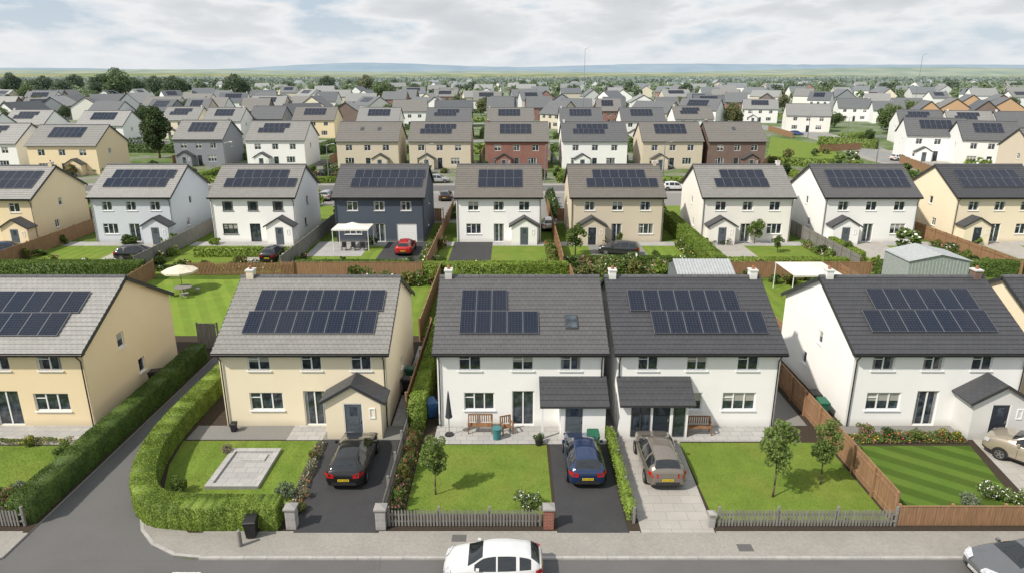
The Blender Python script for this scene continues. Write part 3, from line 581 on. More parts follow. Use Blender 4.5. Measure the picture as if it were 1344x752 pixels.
# ---- further rows
cols=[WHITE,WHITE,WHITE,OFFW,BEIGE,CREAM,GREYR,BRICK,BROWNB,LGREY]; roofs=[R_DARK,R_MID,R_MID,R_BROWN,R_PALE]
def farhouse(u,v,wd,rz,panels,detail,wl=None):
    x,y=gp(u,v); wl=wl or random.choice(cols); rm=random.choice(roofs if u>250 else roofs+[R_LITE,R_LITE])
    e=random.uniform(5.0,6.0); r=e+random.uniform(3.2,4.4); w=wd
    house(x,y,w,random.uniform(9.5,12),e,r,wl,rm,'distant two-storey house with pitched roof',front=ff(w,3.5,1.2) if detail else (),panels=[(-w*.3,1.0,int(w*.55)),(-w*.3,2.65,int(w*.55))] if panels else [],pdim=(1.05,1.6),
      chim=[(random.choice([-1,1])*(w/2-.5),random.choice([wl,BROWNB]))] if random.random()<.5 else [],rz=rz,detail=0,group='distant estate houses')
for u,v,wl in [(1232,170,TAN),(1268,166,TAN),(1305,168,BROWNB),(1335,164,TAN),(1285,154,TAN),(1325,150,BRICK),(1190,158,WHITE),(1150,150,WHITE),(1165,163,WHITE)]:
    farhouse(u,v,11,pi/2-.3 if wl!=WHITE else -.3,False,True,wl)
for v,st,wd in [(167,66,13.5),(157,54,14),(148,50,14.5),(140,47,15),(133,48,15.5),(127,54,16),(122,70,17)]:
    u=-20+random.uniform(0,30)
    while u<1370:
        vv=v+random.uniform(-2.2,2.2)*(v-97)/50
        blocked=(960<u<1180 and v>150) or (u>1120 and v>145) or (u<330 and v<134 and random.random()<.6)
        if not blocked:
            r=random.random(); rz=random.uniform(-.15,.15) if r<.55 else (pi/2+random.uniform(-.2,.2) if r<.8 else random.uniform(-.9,.9))
            if u>900: rz+=random.uniform(-.5,.1)
            farhouse(u,vv,wd*random.uniform(.65,1.15),rz,random.random()<.35 and v>132,v>=148)
        u+=st*random.uniform(.75,1.35)
print('houses',NH_[0])
tb=MB(); FM=[WHITE,OFFW,BEIGE,BROWNB,R_DARK,R_MID,R_BROWN]
for j in range(55):
    v=random.choice([111,113.2,115,117,118.5,119.8]); u=random.choice([random.uniform(-20,1365),random.uniform(560,1365)]); x,y=gp(u,v+random.uniform(-.4,.4)); a=random.uniform(0,pi); M_=Matrix.Translation((x,y,0))@Matrix.Rotation(a,4,'Z')
    w,d,e,r=random.uniform(5,8),random.uniform(4.5,5.5),random.uniform(4.5,6),random.uniform(7.5,9.5); wm=random.choice([0,0,1,2,3]); rm_=random.choice([4,5,6])
    vs=[M_@Vector(q) for q in [(-w,-d,0),(w,-d,0),(w,d,0),(-w,d,0),(-w,-d,e),(w,-d,e),(w,d,e),(-w,d,e),(-w,0,r),(w,0,r)]]
    tb.add(vs,[(0,1,5,4),(2,3,7,6),(1,2,6,9,5),(3,0,4,8,7)],wm)
    rs=[M_@Vector(q) for q in [(-w-.3,-d-.4,e-.1),(w+.3,-d-.4,e-.1),(w+.3,0,r+.15),(-w-.3,0,r+.15),(w+.3,d+.4,e-.1),(-w-.3,d+.4,e-.1)]]
    tb.add(rs,[(0,1,2,3),(3,2,4,5)],rm_)
ob('distant_town',tb.mesh('distant_town',FM),label='far-off mass of small pitched roof houses',category='town',kind='stuff')
# ---------------------------------------------------------------- mid streets
sheet('road',rect(-140,112,82,118),.006,ASPH,'estate street behind houses'); sheet('pavement',rect(-140,109.8,82,120.2),.003,PAVE,'footway beside estate street')
for y in (196,268,346,440): sheet('road',rect(-y*.8,y,(55 if y<290 else y*.85),y+6),.006,ASPHP,'grey asphalt estate street')
cv=[gp(*q) for q in [(880,160),(960,163),(1010,168),(1060,175),(1105,186),(1135,198),(1175,211),(1260,230),(1400,268)]]
ribbon('pavement',cv,12,.008,PAVE,'footway beside curving street'); ribbon('road',cv,7.5,.013,ASPHP,'curving pale grey residential street')
sheet('lawn',[gp(1005,214),gp(1105,208),gp(1085,190),gp(1012,180)],.004,LW_C,'open green beside curving street')
sheet('driveway',[gp(1150,196),gp(1330,214),gp(1344,226),gp(1200,212)],.006,CONC,'pale paved shared forecourt')
sheet('driveway',rect(-60,87,82,109.8),.005,GRAV,'rear parking yards and drives')
sheet('ground',rect(-120,120.2,60,133),.012,mat('yard_mix',(.10,.15,.04),(.2,.19,.17),ns=.25,rough=1,hz=True),'front gardens and drives')
def r2(x0,y0,x1,y1,m_,n,l,z): sheet(n,rect(x0,y0,x1,y1),z,m_,l)
FX=[-51,-36.6,-22.4,-8.2,5.0,19.6,33.8,48.2,63]
for i,x in enumerate([-65]+FX[:-1]):
    x1=FX[i]; 
    r2(x+.3,63.5,x1-.3,74.6,LW_A if i%2 else LW_C,'lawn','front lawn of estate house',.02)
    r2(x+.3,74.6,x1-.3,76.5,SLAB,'patio','slab strip along house front',.024)
    if i%2==0: r2(x+1,88,x1-1,99,LW_C,'lawn','rear lawn of estate house',.02)
for x0,x1,y0,m_ in [(-57,-53,66,CONC),(-43,-37.5,66,CONC),(-28,-23.5,67.5,CONC),(-14.2,-8.9,67,ASPHD),(-6.6,-2.2,68,ASPHD),(8.5,14.5,69,GRAV),(22,26,66,CONC),(37.5,42,66,CONC),(53,57,66,CONC),(-22,-16,70,SLAB)]:
    r2(x0,y0,x1,76.4,m_,'driveway','short driveway before house',.028)
# ---------------------------------------------------------------- vegetation
def smoothpath(pts,it=2):
    for _ in range(it):
        q=[pts[0]]
        for a,b in zip(pts[:-1],pts[1:]): q+=[(a[0]*.75+b[0]*.25,a[1]*.75+b[1]*.25),(a[0]*.25+b[0]*.75,a[1]*.25+b[1]*.75)]
        q.append(pts[-1]); pts=q
    return pts
def hedge(pts,w,h,leaf=.036,dens=900,m_=L_HEDGE,z0=0,label='clipped green privet hedge',jit=.016,cat='hedge'):
    core=MB(); P=[Vector((p[0],p[1],0)) for p in pts]; L=[];R=[]; ins=leaf*.5
    for i,p in enumerate(P):
        d=(P[min(i+1,len(P)-1)]-P[max(i-1,0)]).normalized(); n=Vector((-d.y,d.x,0)); L.append(p+n*(w/2-ins)); R.append(p-n*(w/2-ins))
    pts_=[]; hz_=h-ins
    for i in range(len(P)-1):
        l0,l1,r0,r1=L[i],L[i+1],R[i],R[i+1]
        core.add([(l0.x,l0.y,z0),(l1.x,l1.y,z0),(r1.x,r1.y,z0),(r0.x,r0.y,z0),(l0.x,l0.y,z0+hz_),(l1.x,l1.y,z0+hz_),(r1.x,r1.y,z0+hz_),(r0.x,r0.y,z0+hz_)],[(4,7,6,5),(0,4,5,1),(3,2,6,7),(0,3,7,4),(1,5,6,2)])
        ln=(P[i+1]-P[i]).length
        def sc(a,b,cc,dd,area):
            n=max(1,int(area*dens)); s=RNG.random((n,1)); t=RNG.random((n,1))
            a,b,cc,dd=[np.array(q) for q in (a,b,cc,dd)]
            return (a*(1-s)+b*s)*(1-t)+(dd*(1-s)+cc*s)*t
        T=lambda q,z:(q.x,q.y,z0+z)
        pts_+= [sc(T(l0,hz_),T(l1,hz_),T(r1,hz_),T(r0,hz_),ln*w*1.2),sc(T(l0,0),T(l1,0),T(l1,hz_),T(l0,hz_),ln*h),sc(T(r0,0),T(r1,0),T(r1,hz_),T(r0,hz_),ln*h)]
        if i==0: pts_.append(sc(T(l0,0),T(r0,0),T(r0,hz_),T(l0,hz_),w*h))
        if i==len(P)-2: pts_.append(sc(T(l1,0),T(r1,0),T(r1,hz_),T(l1,hz_),w*h))
    pp=np.vstack(pts_); k=np.sin(pp[:,0]*2.1+pp[:,1]*1.3)*.012+np.sin(pp[:,0]*.8-pp[:,1]*3.7)*.012
    pp[:,2]+=k*(pp[:,2]>z0+h*.6); pp+=RNG.normal(0,jit,pp.shape)*[1,1,.7]; pp[:,2]=np.maximum(pp[:,2],z0+.02)
    return ob('hedge',leafmesh('hedge',pp,leaf,[m_],core),label=label,category=cat)
hedge(smoothpath([(-17.9,42.5),(-17.95,36),(-18.0,32.0),(-17.4,28.4),(-15.9,25.3),(-13.6,24.95),(-11.8,24.95),(-9.9,24.95)]),1.05,1.15,z0=PZ,label='rounded clipped green hedge curving along the lane')
hedge([(-21.0,42.5),(-21.0,25.0)],1.0,1.2,m_=L_HEDGED,z0=PZ,label='tall clipped dark green hedge along the lane')
hedge([(-5.15,59),(-5.15,33)],.8,1.8,leaf=.065,dens=300,jit=.025,label='tall narrow hedge between back gardens')
hedge([(5.15,32.2),(5.15,25.2)],.35,.7,leaf=.045,dens=420,z0=PZ,label='low narrow hedge between driveways',jit=.04)
far_=dict(leaf=.09,dens=190,jit=.03)
hedge([(-8.2,61.5),(5.2,61.5)],1.2,1.7,label='long clipped hedge behind gardens',**far_)
hedge([(5.8,66),(16,66)],.9,1.1,m_=L_HEDGED,**far_); hedge([(19.8,63),(19.8,85)],1.3,1.9,label='tall bright hedge between plots',**far_)
hedge([(-52,61.8),(-34.8,61.8)],1.6,1.7,m_=L_HEDGED,label='thick dark green garden hedge',**far_); hedge([(-62,66),(-53,66)],1.2,1.3,**far_)
hedge([(-21,64),(-10,64)],.9,1.2,m_=L_HEDGED,**far_); hedge([(20.6,65),(33,65)],1,1.2,**far_); hedge([(35,62.9),(62,62.9)],1.1,1.5,m_=L_HEDGED,**far_)
hedge([(23.6,24.95),(32,24.95)],1.0,.75,z0=PZ,m_=L_HEDGE,label='low clipped hedge behind pavement')
hedge([(62.5,64),(62.5,80)],1.2,1.8,**far_); hedge([(-33.5,70),(-23,70)],.8,1.0,**far_); hedge([(36,68),(36,75)],.8,1.0,**far_)
vf=dict(leaf=.22,dens=34,jit=.08)
hedge([gp(1075,190),gp(1150,196)],1.8,2.2,**vf); hedge([gp(1105,186),gp(1140,183)],3,2.2,**vf); hedge([gp(1180,236),gp(1344,262)],1.4,1.8,m_=L_HEDGED,**vf); hedge([gp(1010,216),gp(1130,222)],1.4,1.6,**vf)
bx=[gp(u,222)[0] for u in (-20,205,312,422,531,628,728,832,924,1012)]
for i,x in enumerate(bx):
    hedge([(x,121),(x,134)],1.0,1.4,m_=random.choice([L_HEDGE,L_HEDGED]),**vf)
    if i<len(bx)-1:
        hedge([(x+1,random.uniform(120.8,122)),((x+bx[i+1])/2-1,121)],.9,1.1,m_=random.choice([L_HEDGE,L_HEDGED]),**vf)
        hedge([(x+1,random.uniform(165,172)),(bx[i+1]-1,168)],1.4,2.0,m_=L_HEDGED,**vf)
for j in range(90):
    y=random.uniform(150,430); x=random.uniform(-.72,.72)*y; l=random.uniform(8,18)
    if x>40 and y<230 and x<120: continue
    e=(x+l,y) if random.random()<.6 else (x,y+l); hedge([(x,y),e],1.3,random.uniform(1.4,2.4),leaf=.4,dens=10,jit=.15,m_=random.choice([L_HEDGE,L_HEDGED,L_HEDGED]),label='garden hedge among estate houses')
def border(x0,y0,x1,y1,w,h,leaf,dens,z0,label,fl=('white','pink'),frac=.10,lm=L_TREE):
    L=math.hypot(x1-x0,y1-y0); n=int(L*w*dens); s=RNG.random(n); t=RNG.uniform(-.5,.5,n); dx,dy=(x1-x0)/L,(y1-y0)/L
    hh=h*(.35+.65*np.abs(np.sin(s*L*1.3+t*2)*np.cos(s*L*.53+1)))*(1-(2*np.abs(t))**3*.7)
    p=np.column_stack([x0+dx*s*L-dy*t*w,y0+dy*s*L+dx*t*w,z0+.02+hh*RNG.random(n)**.5])
    ob('flower_border',leafmesh('flower_border',p,leaf,[lm]+[FLW[k] for k in fl],fl_frac=frac),label=label,category='flower border',kind='stuff')
for i,x in enumerate([-65]+FX[:-1]):
    x1=FX[i]; col_=[('white','pink'),('pink','red'),('white','yellow')][i%3]
    if i not in (5,): border(x+.8,64.6,x1-.8,64.6,1.1,1.2,.10,230,0,'mixed shrubs and flowers along garden boundary',col_,.05,[L_TREE,L_OLIVE,L_DARK][i%3])
    border(x1-.9,65,x1-.9,75,.9,1.1,.10,210,0,'planted border beside timber fence',col_,.06); border(x+.9,89,x+.9,106,1.6,1.8,.16,90,0,'dense planting beside rear boundary',('white',),.02,L_DARK)
border(-17,60,-7,60,1.6,1.7,.10,230,0,'dense flowering back garden border',('white','pink'),.07); border(5.8,63.6,18.8,63.6,3,1.9,.10,220,0,'dense flowering shrub border between gardens',('pink','white'),.08)
border(20.2,60.5,23,60.8,1.2,1.2,.10,220,0,'planted back garden border',('pink','white'),.06)
border(-5.12,25.1,-5.12,32.8,.75,1.0,.045,900,PZ,'rose and shrub border beside slatted fence',('pink','red'),.10); border(-9.65,25.2,-9.95,31.6,.55,.42,.035,1100,PZ,'bright bedding strip beside driveway',('orange','white','red'),.14,L_GREY)
border(17.0,32.0,23.8,32.0,.9,.55,.045,700,PZ,'flower bed along house front',('pink','yellow','red'),.12); border(16.85,26,16.85,31.8,.45,.45,.04,800,PZ,'narrow bed along timber fence',('white',),.05)
border(-30,26.5,-21.8,26.3,1.6,.75,.05,600,PZ,'cottage garden border behind picket fence',('pink','white','purple'),.10); border(-33,31.7,-23,31.7,.5,.4,.045,700,PZ,'low planting beside slab path',('yellow','pink'),.10); border(21.5,25.3,25.5,25.6,.8,.6,.05,700,PZ,'white flowering border behind low fence',('white',),.14,L_GREY)
def crownpts(rx,rz,n,clumps,seed):
    r=np.random.default_rng(seed); C=[]
    while len(C)<clumps:
        p=r.uniform(-1,1,3); q=np.linalg.norm(p)
        if .35<q<1: C.append(p*[rx,rx,rz]*.8)
    C=np.array(C); rad=r.uniform(.22,.42,clumps)*rx
    ci=r.integers(0,clumps,n); d=r.normal(size=(n,3)); d/=np.linalg.norm(d,axis=1)[:,None]
    pts=C[ci]+d*(rad[ci]*r.uniform(.55,1.0,n)**.6)[:,None]
    return pts,C
def treemeshes(h,rx,trunk_h,nleaf,clumps,leaf,lm,seed,tr=.08,bark=BARK):
    rz=(h-trunk_h)/2; pts,C=crownpts(rx,rz,nleaf,clumps,seed); zc=trunk_h+rz; pts[:,2]+=zc
    cm=leafmesh('crown',pts,leaf,[lm]); mb=MB(); r=random.Random(seed)
    segs=[Vector((0,0,0))]
    for i in range(1,5): segs.append(Vector((r.uniform(-.04,.04)*h*.3,r.uniform(-.04,.04)*h*.3,(trunk_h+rz*.9)*i/4)))
    for i in range(4): mb.tube(segs[i],segs[i+1],tr*(1-.18*i),tr*(1-.18*(i+1)),7)
    for k in range(min(9,clumps)):
        a=segs[2].lerp(segs[4],r.random()); b=Vector(C[k])+Vector((0,0,zc)); mid=a.lerp(b,.5)+Vector((0,0,.05*h)); mb.tube(a,mid,tr*.4,tr*.25,5); mb.tube(mid,b,tr*.25,tr*.08,5)
    return mb.mesh('trunk',[bark],True),cm
TM={'young':[treemeshes(4.1,.85,1.05,3400,34,.065,L_YOUNG,3,.05),treemeshes(3.8,.75,1.0,3000,30,.065,L_YOUNG,8,.05)],
 'broad':[treemeshes(9,4.2,1.2,7000,44,.27,L_TREE,11,.28),treemeshes(8.5,4.0,1.0,6500,40,.27,L_DARK,12,.28),treemeshes(9,3.6,1.1,6500,40,.25,L_OLIVE,15,.25)],
 'tall':[treemeshes(11,2.9,1.0,6500,44,.25,L_DARK,13,.25)],
 'small':[treemeshes(3.4,1.2,.6,2600,26,.10,L_TREE,21,.07),treemeshes(3.2,1.1,.6,2400,24,.10,L_DARK,22,.07)],
 'far':[treemeshes(8,4.4,.5,1000,24,.6,L_DARK,31,.25),treemeshes(8,4.0,.5,950,22,.6,L_TREE,32,.25),treemeshes(7,4.8,.4,950,24,.6,L_DARK,33,.25)]}
NT=[0]
def tree(k,i,x,y,h=None,label='leafy green garden tree',z0=0,group=None):
    NT[0]+=1
    t,cm=TM[k][i%len(TM[k])]; hh={'young':4.1,'broad':9,'tall':11,'small':3.4,'far':8}[k]; s=(h/hh) if h else 1
    T=ob('tree',None,loc=(x,y,z0),rot=(0,0,random.uniform(0,6)),scale=(s,s,s),label=label,category='tree',group=group)
    ob('trunk',t,T); ob('crown',cm,T); return T
tree('young',0,11.9,26.9,4.1,'young slender tree on front lawn',PZ); tree('young',1,14.5,27.9,3.9,'young slender tree near timber fence',PZ); tree('young',1,-3.5,27.1,3.5,'young slender tree on front lawn',PZ)
def tpx(k,i,u,v,hp_,label='broad leafy tree among the houses',group=None):
    x,y=gp(u,v); s=(v-97)*cos(TH)/CH; tree(k,i,x,y,hp_/s,label,group=group)
for k,i,u,v,hpx in [('broad',0,158,138,46),('broad',1,180,136,34),('tall',0,210,208,68),('broad',1,232,134,34),('broad',1,312,138,40),('broad',1,100,122,24),('broad',1,60,126,26),('broad',1,18,128,32),('broad',0,40,138,26),('broad',0,365,150,24),('broad',2,480,128,28),('broad',0,505,144,36),('broad',1,430,124,24),('broad',0,1165,176,38),('broad',2,962,166,30),('broad',1,1285,186,30),('broad',0,1090,126,18),('broad',1,1160,126,18),('broad',1,205,128,28),('broad',1,135,128,30),('broad',2,700,142,20),('broad',0,900,126,16),('broad',1,800,128,17),
 ('broad',1,250,156,26),('broad',0,595,136,18),('broad',1,80,156,26),('small',0,755,336,44),('small',1,540,350,16),('small',0,990,320,34),('small',0,1020,332,24),('small',1,1010,300,20),('broad',1,545,130,20),('broad',0,380,172,22),('broad',1,190,166,28),('broad',0,5,172,30),('broad',0,1095,168,20),('broad',1,1235,196,20),('broad',0,1140,186,16),('broad',2,1310,178,22),
 ('small',0,300,250,22),('small',1,430,236,18),('small',0,630,238,16),('small',1,730,236,18),('small',0,830,238,18),('small',0,528,232,18),('small',1,205,232,24),('small',0,925,234,18),('small',1,1055,240,22),('small',0,1130,250,18),('small',0,580,352,18),('small',1,820,352,20),('small',0,860,345,18),('small',1,450,350,16),('small',0,1110,335,20)]:
    tpx(k,i,u,v,hpx)
for j in range(44):
    v=random.uniform(111,128); x,y=gp(random.uniform(-15,345),v); tree('far',random.randrange(3),x,y,random.uniform(9,14),'tall tree in dense wooded belt',group='trees in the wooded belt')
for j in range(196):
    v=random.choice([115,118,121,124,127,130,133,137,142,147,152,158,164]); u=random.uniform(-20,1365)
    if 980<u<1120 and v>150: continue
    x,y=gp(u,v+random.uniform(-1,1)); tree('far' if v<145 else 'broad',random.randrange(3),x,y,random.uniform(8,13) if v<130 else random.uniform(5,9),'rounded tree between estate houses',group='trees scattered through the estate')
print('trees',NT[0])
fw=[]
for j in range(1900):
    v=107+22*random.random()**1.5; u=random.uniform(-40,1380)
    if v>120 and random.random()<.5: continue
    x,y=gp(u,v); r0=random.uniform(3,6); d=RNG.normal(size=(44,3)); d/=np.linalg.norm(d,axis=1)[:,None]; fw.append(d*[r0,r0,r0*.75]*RNG.uniform(.6,1,(44,1))+[x,y,r0*.8])
fw=np.vstack(fw); fw[:,2]=np.maximum(fw[:,2],.3); ob('woodland',leafmesh('woodland',fw,1.5,[L_TREE]),label='dense mixed woodland around the estate edge',category='woodland',kind='stuff')
fw=[]
for j in range(330):
    y=1100*(2.6**random.random()); x=random.uniform(-1,1)*y*.85; r=RNG.normal(size=(80,3))*[30+y*.02,6,2.2]+[x,y,4.0]; fw.append(r)
fw=np.vstack(fw); fw[:,2]=np.abs(fw[:,2]); ob('woodland',leafmesh('woodland',fw,3.2,[L_DARK]),label='distant hedgerows and belts of dark woodland',category='woodland',kind='stuff')
def shrubmesh(r,h,n,leaf,lm,fl=None,frac=0,seed=1):
    pts,C=crownpts(r,h/2,n,16,seed); pts[:,2]+=h/2; pts[:,2]=np.maximum(pts[:,2],.02)
    return leafmesh('foliage',pts,leaf,[lm]+([FLW[fl]] if fl else []),fl_frac=frac)
SH={}
def shrub(x,y,r=.5,h=.7,lm=L_TREE,fl=None,label='leafy green garden shrub',z0=PZ,near=True,frac=.12):
    k=(lm.name,fl,near)
    if k not in SH: SH[k]=shrubmesh(.5,.75,1300 if near else 450,.042 if near else .09,lm,fl,frac,len(SH)+40)
    ob('shrub',SH[k],loc=(x,y,z0),rot=(0,0,random.uniform(0,6)),scale=(r/.5,r/.5,h/.75),label=label,category='shrub')
for u,v,r,h,lm,fl,lb in [(238,650,.55,.9,L_TREE,None,'rounded green shrub on the lawn'),(376,655,.5,.8,L_GREY,None,'silvery green shrub by the lawn'),(300,597,.35,.5,L_GREY,'pink','flowering shrub in planter'),(692,668,.65,.9,L_TREE,'white','white flowering shrub on the lawn'),
 (412,604,.3,.5,L_TREE,'red','red flowers in bed'),(400,655,.3,.45,L_GREY,'orange','flowers in driveway bed'),(395,672,.35,.45,L_OLIVE,None,'low bedding plants by driveway'),
 (60,645,.5,.8,L_TREE,'pink','pink flowering shrub by hedge'),(30,650,.5,.7,L_GREY,None,'silver leaved shrub by lawn'),(12,660,.5,.8,L_TREE,'pink','pink flowering shrub by hedge'),(85,600,.6,.8,L_TREE,None,'green shrub by lawn'),(40,586,.4,.55,L_TREE,'yellow','yellow flowering shrub by path'),(110,590,.45,.6,L_TREE,'pink','pink flowering shrub by path'),
 (1135,572,.5,.7,L_TREE,'pink','pink flowering shrub by wall'),(1165,575,.4,.6,L_DARK,None,'dark evergreen shrub by wall'),(1200,576,.4,.55,L_TREE,None,'green shrub by wall'),(1237,574,.35,.45,L_TREE,'yellow','yellow flowering shrub by porch'),(1255,576,.3,.4,L_TREE,'yellow','yellow flowering shrub by porch'),(1120,590,.35,.5,L_TREE,'purple','purple flowering shrub by fence'),
 (1300,655,.6,.9,L_TREE,'white','white flowering shrub by driveway'),(1330,660,.6,.8,L_TREE,'white','white flowering shrub by driveway'),(1270,665,.5,.6,L_GREY,None,'silver leaved shrub by lawn'),
 (707,583,.35,.6,L_DARK,None,'potted evergreen shrub on patio')]:
    x,y=gp(u,v); shrub(x,y,r,h,lm,fl,lb)
for j in range(9):
    y=25.4+j*.9; shrub(-5.1+random.uniform(-.1,.12),y,.3+random.random()*.12,random.uniform(.8,1.3),random.choice([L_TREE,L_DARK,L_OLIVE]),random.choice(['pink',None,'red',None]),'border plant along timber fence')
for j in range(10):
    shrub(5.15+random.uniform(-.05,.1),25.3+j*.7,.22+random.random()*.1,random.uniform(.5,.9),random.choice([L_TREE,L_HEDGED,L_YOUNG]),random.choice(['white',None,None]),'border plant between driveways')
def fs(x0,x1,y0,y1,n,r0,r1,h0,h1,lb):
    for j in range(n): shrub(random.uniform(x0,x1),random.uniform(y0,y1),random.uniform(r0,r1),random.uniform(h0,h1),random.choice([L_TREE,L_DARK,L_OLIVE,L_HEDGE]),random.choice([None,None,None,'white','pink']),lb,0,False)
for y in (63.9,65.3,75.2): fs(-64,62,y,y+.3,15,.5,.9,.7,1.5,'garden shrub in estate border')
for fx in FX: fs(fx-.9,fx-.4,64,75,2,.4,.8,.7,1.4,'garden shrub beside fence'); fs(fx+.4,fx+.9,64,75,2,.4,.8,.7,1.4,'garden shrub beside fence')
fs(-16.5,-7,59.3,60.6,8,.5,.9,.9,1.8,'back garden flowering shrub'); fs(5.8,18,62,65,12,.6,1,1,2,'back garden flowering shrub'); fs(20,30,60,61.5,8,.5,.9,.8,1.4,'back garden flowering shrub')
fs(-95,60,121.5,134,42,.9,1.7,1,2.6,'front garden shrub by street'); fs(-62,62,88,108,34,.8,1.5,1,2.6,'rear yard garden shrub'); fs(62,110,120,170,20,1,2,1,2.5,'shrub beside curving street')
shrub(*gp(1190,325),1.6,1.9,L_TREE,'white','large white flowering bush',z0=0,near=False); shrub(*gp(630,366),1,1.3,L_GREY,'white','white flowering bush by hedge',z0=0,near=False)
def inside(poly,P):
    x,y=P[:,0],P[:,1]; r=np.zeros(len(P),bool); j=len(poly)-1
    for i in range(len(poly)):
        xi,yi=poly[i]; xj,yj=poly[j]
        r^=((yi>y)!=(yj>y))&(x<(xj-xi)*(y-yi)/(yj-yi+1e-9)+xi); j=i
    return r
GB=leafmat('grass_blades',(.10,.17,.026),(.21,.29,.055),ns=.8,hz=False)
for idx,(n,p,m_,l) in enumerate(LAWNS):
    if idx==3: continue
    a=np.array(p); mn,mx=a.min(0),a.max(0); N=int((mx-mn).prod()*330); q=RNG.uniform(mn,mx,(N,2)); q=q[inside(p,q)]
    if idx==0: q=q[~((q[:,0]>-14.4)&(q[:,0]<-11.7)&(q[:,1]>27.4)&(q[:,1]<31.0))]
    z=PZ+RNG.uniform(0,.01,len(q)); ob('grass',leafmesh('grass',np.column_stack([q,z]),.022,[GB]),label='short grass blades of the lawn',category='grass',kind='stuff')
# ---------------------------------------------------------------- fences
def fence(p0,p1,h,m_,kind='board',z0=0,label='timber panel fence along plot',post_sp=1.9,bw=.12):
    a=Vector((*p0,0)); b=Vector((*p1,0)); L=(b-a).length; ang=atan2(b.y-a.y,b.x-a.x); r=random.Random(int(L*100)); mb=MB()
    if kind=='board':
        n=int(L/bw)
        for i in range(n):
            hh=h+r.uniform(-.015,.015); y=r.uniform(-.006,.006); mb.box(i*bw,-.012+y,.03,i*bw+bw-.012,.012+y,hh)
        for z in (.3,h-.25): mb.box(0,.02,z,L,.06,z+.08)
        mb.box(0,-.03,h+.02,L,.03,h+.05)
    else:
        bw=.135; n=int(L/bw)
        for i in range(n):
            x=i*bw; hh=h+r.uniform(-.02,.02); mb.add([(x,-.012,.04),(x+.075,-.012,.04),(x+.075,-.012,hh-.06),(x+.0375,-.012,hh),(x,-.012,hh-.06),(x,.012,.04),(x+.075,.012,.04),(x+.075,.012,hh-.06),(x+.0375,.012,hh),(x,.012,hh-.06)],
              [(0,1,2,3,4),(9,8,7,6,5),(0,5,6,1),(1,6,7,2),(2,7,8,3),(3,8,9,4),(4,9,5,0)])
        for z in (.22,h-.3): mb.box(0,.015,z,L,.05,z+.07)
    Fo=ob('fence',mb.mesh('fence',[m_]),loc=(a.x,a.y,z0),rot=(0,0,ang),label=label,category='fence')
    pm=MB(); pm.box(-.05,-.05,0,.05,.05,h+.1); pmm=pm.mesh('post',[m_]); n=max(1,int(L/post_sp))
    for i in range(n+1): ob('post',pmm,Fo,(L*i/n,.075,0))
    return Fo
pk='weathered grey picket fence along pavement'
fence((-5.25,24.75),(1.2,24.75),.85,WOODG,'picket',PZ,pk); fence((8.8,24.75),(16.35,24.75),.85,WOODG,'picket',PZ,pk); fence((-27,24.75),(-20.8,24.75),.85,WOODG,'picket',PZ,pk)
fence((-5.55,24.9),(-5.6,33.2),.95,WOODG,'picket',PZ,'weathered slatted fence beside driveway'); fence((-5.75,34),(-5.75,46),1.7,WOOD,z0=PZ,label='timber fence between houses')
fence((16.45,25.0),(16.55,38.5),1.45,WOOD,z0=PZ,label='orange-brown timber panel fence along lawn')
fence((16.45,24.8),(23.2,24.8),.95,WOOD,z0=PZ,label='low timber panel fence behind pavement')
fence((5.3,25),(5.3,32),.7,WOODG,'picket',PZ,'low railing between driveways')
fence((-31,63),(-21,63),1.3,WOOD,'picket',0,'orange-brown slatted garden fence'); tg='brown timber garden fence'
fence((-33.2,48),(-34,62.5),1.6,WOOD,label=tg)
fence((-22,44.6),(-20.6,44.6),1.8,WOODG,z0=PZ,label='grey timber side fence'); fence((-6.6,46),(-6.6,61),1.7,WOOD,label=tg)
fence((5.4,46),(5.4,61),1.6,WOOD,label=tg); fence((19.3,45),(19.3,62),1.5,WOOD,label=tg); fence((30.5,45),(30.5,61),1.6,WOOD,label=tg)
for i,fx in enumerate(FX):
    if fx in (19.6,): continue
    y0=64 if fx<40 else 62; fence((fx,y0),(fx,95 if abs(fx)<40 else 88),1.6,[WOOD,WOODG,WOODG,WOOD,WOOD,WOOD,WOODG,WOOD,WOODG][i],label='timber panel fence between estate plots',bw=.3)
fence((-22.2,63.2),(-8.6,63.2),1.2,WOOD,label=tg,bw=.2); fence((20.5,62.2),(34,62.2),1.5,WOOD,label=tg,bw=.2)
for y,xa,xb in [(87.3,-62,-51),(88,-20,-9),(88,6,16),(95,34,47)]: fence((xa,y),(xb,y),1.7,WOOD,label=tg,bw=.3)
for i,x in enumerate(bx): fence((x,147),(x,176),1.8,random.choice([WOOD,WOODG]),label=tg,bw=.5,post_sp=3)
for u0,v0,u1,v1 in [(1008,172,1040,182),(1075,200,1130,197),(1180,214,1240,238),(985,238,1010,214)]: fence(gp(u0,v0),gp(u1,v1),1.7,WOOD,label='timber boundary fence by green',bw=.4)
def pillar(x,y,m_,h=.95,w=.42,label='stone gate pillar'):
    mb=MB(); mb.box(-w/2,-w/2,0,w/2,w/2,h,0); mb.box(-w/2-.05,-w/2-.05,h+.002,w/2+.05,w/2+.05,h+.07,1)
    z=h+.07; k=w/2+.03; mb.add([(-k,-k,z+.002),(k,-k,z+.002),(k,k,z+.002),(-k,k,z+.002),(0,0,z+.1)],[(0,1,4),(1,2,4),(2,3,4),(3,0,4)],1)
    ob('gate_pillar',mb.mesh('gate_pillar',[m_,STONE]),loc=(x,y,PZ),label=label,category='gate pillar')
pillar(-9.35,24.75,STONE,label='grey stone gate pillar at end of hedge'); pillar(-5.55,24.72,STONE,label='grey stone gate pillar beside picket fence'); pillar(1.55,24.75,BRICK,label='red brick gate pillar beside driveway')
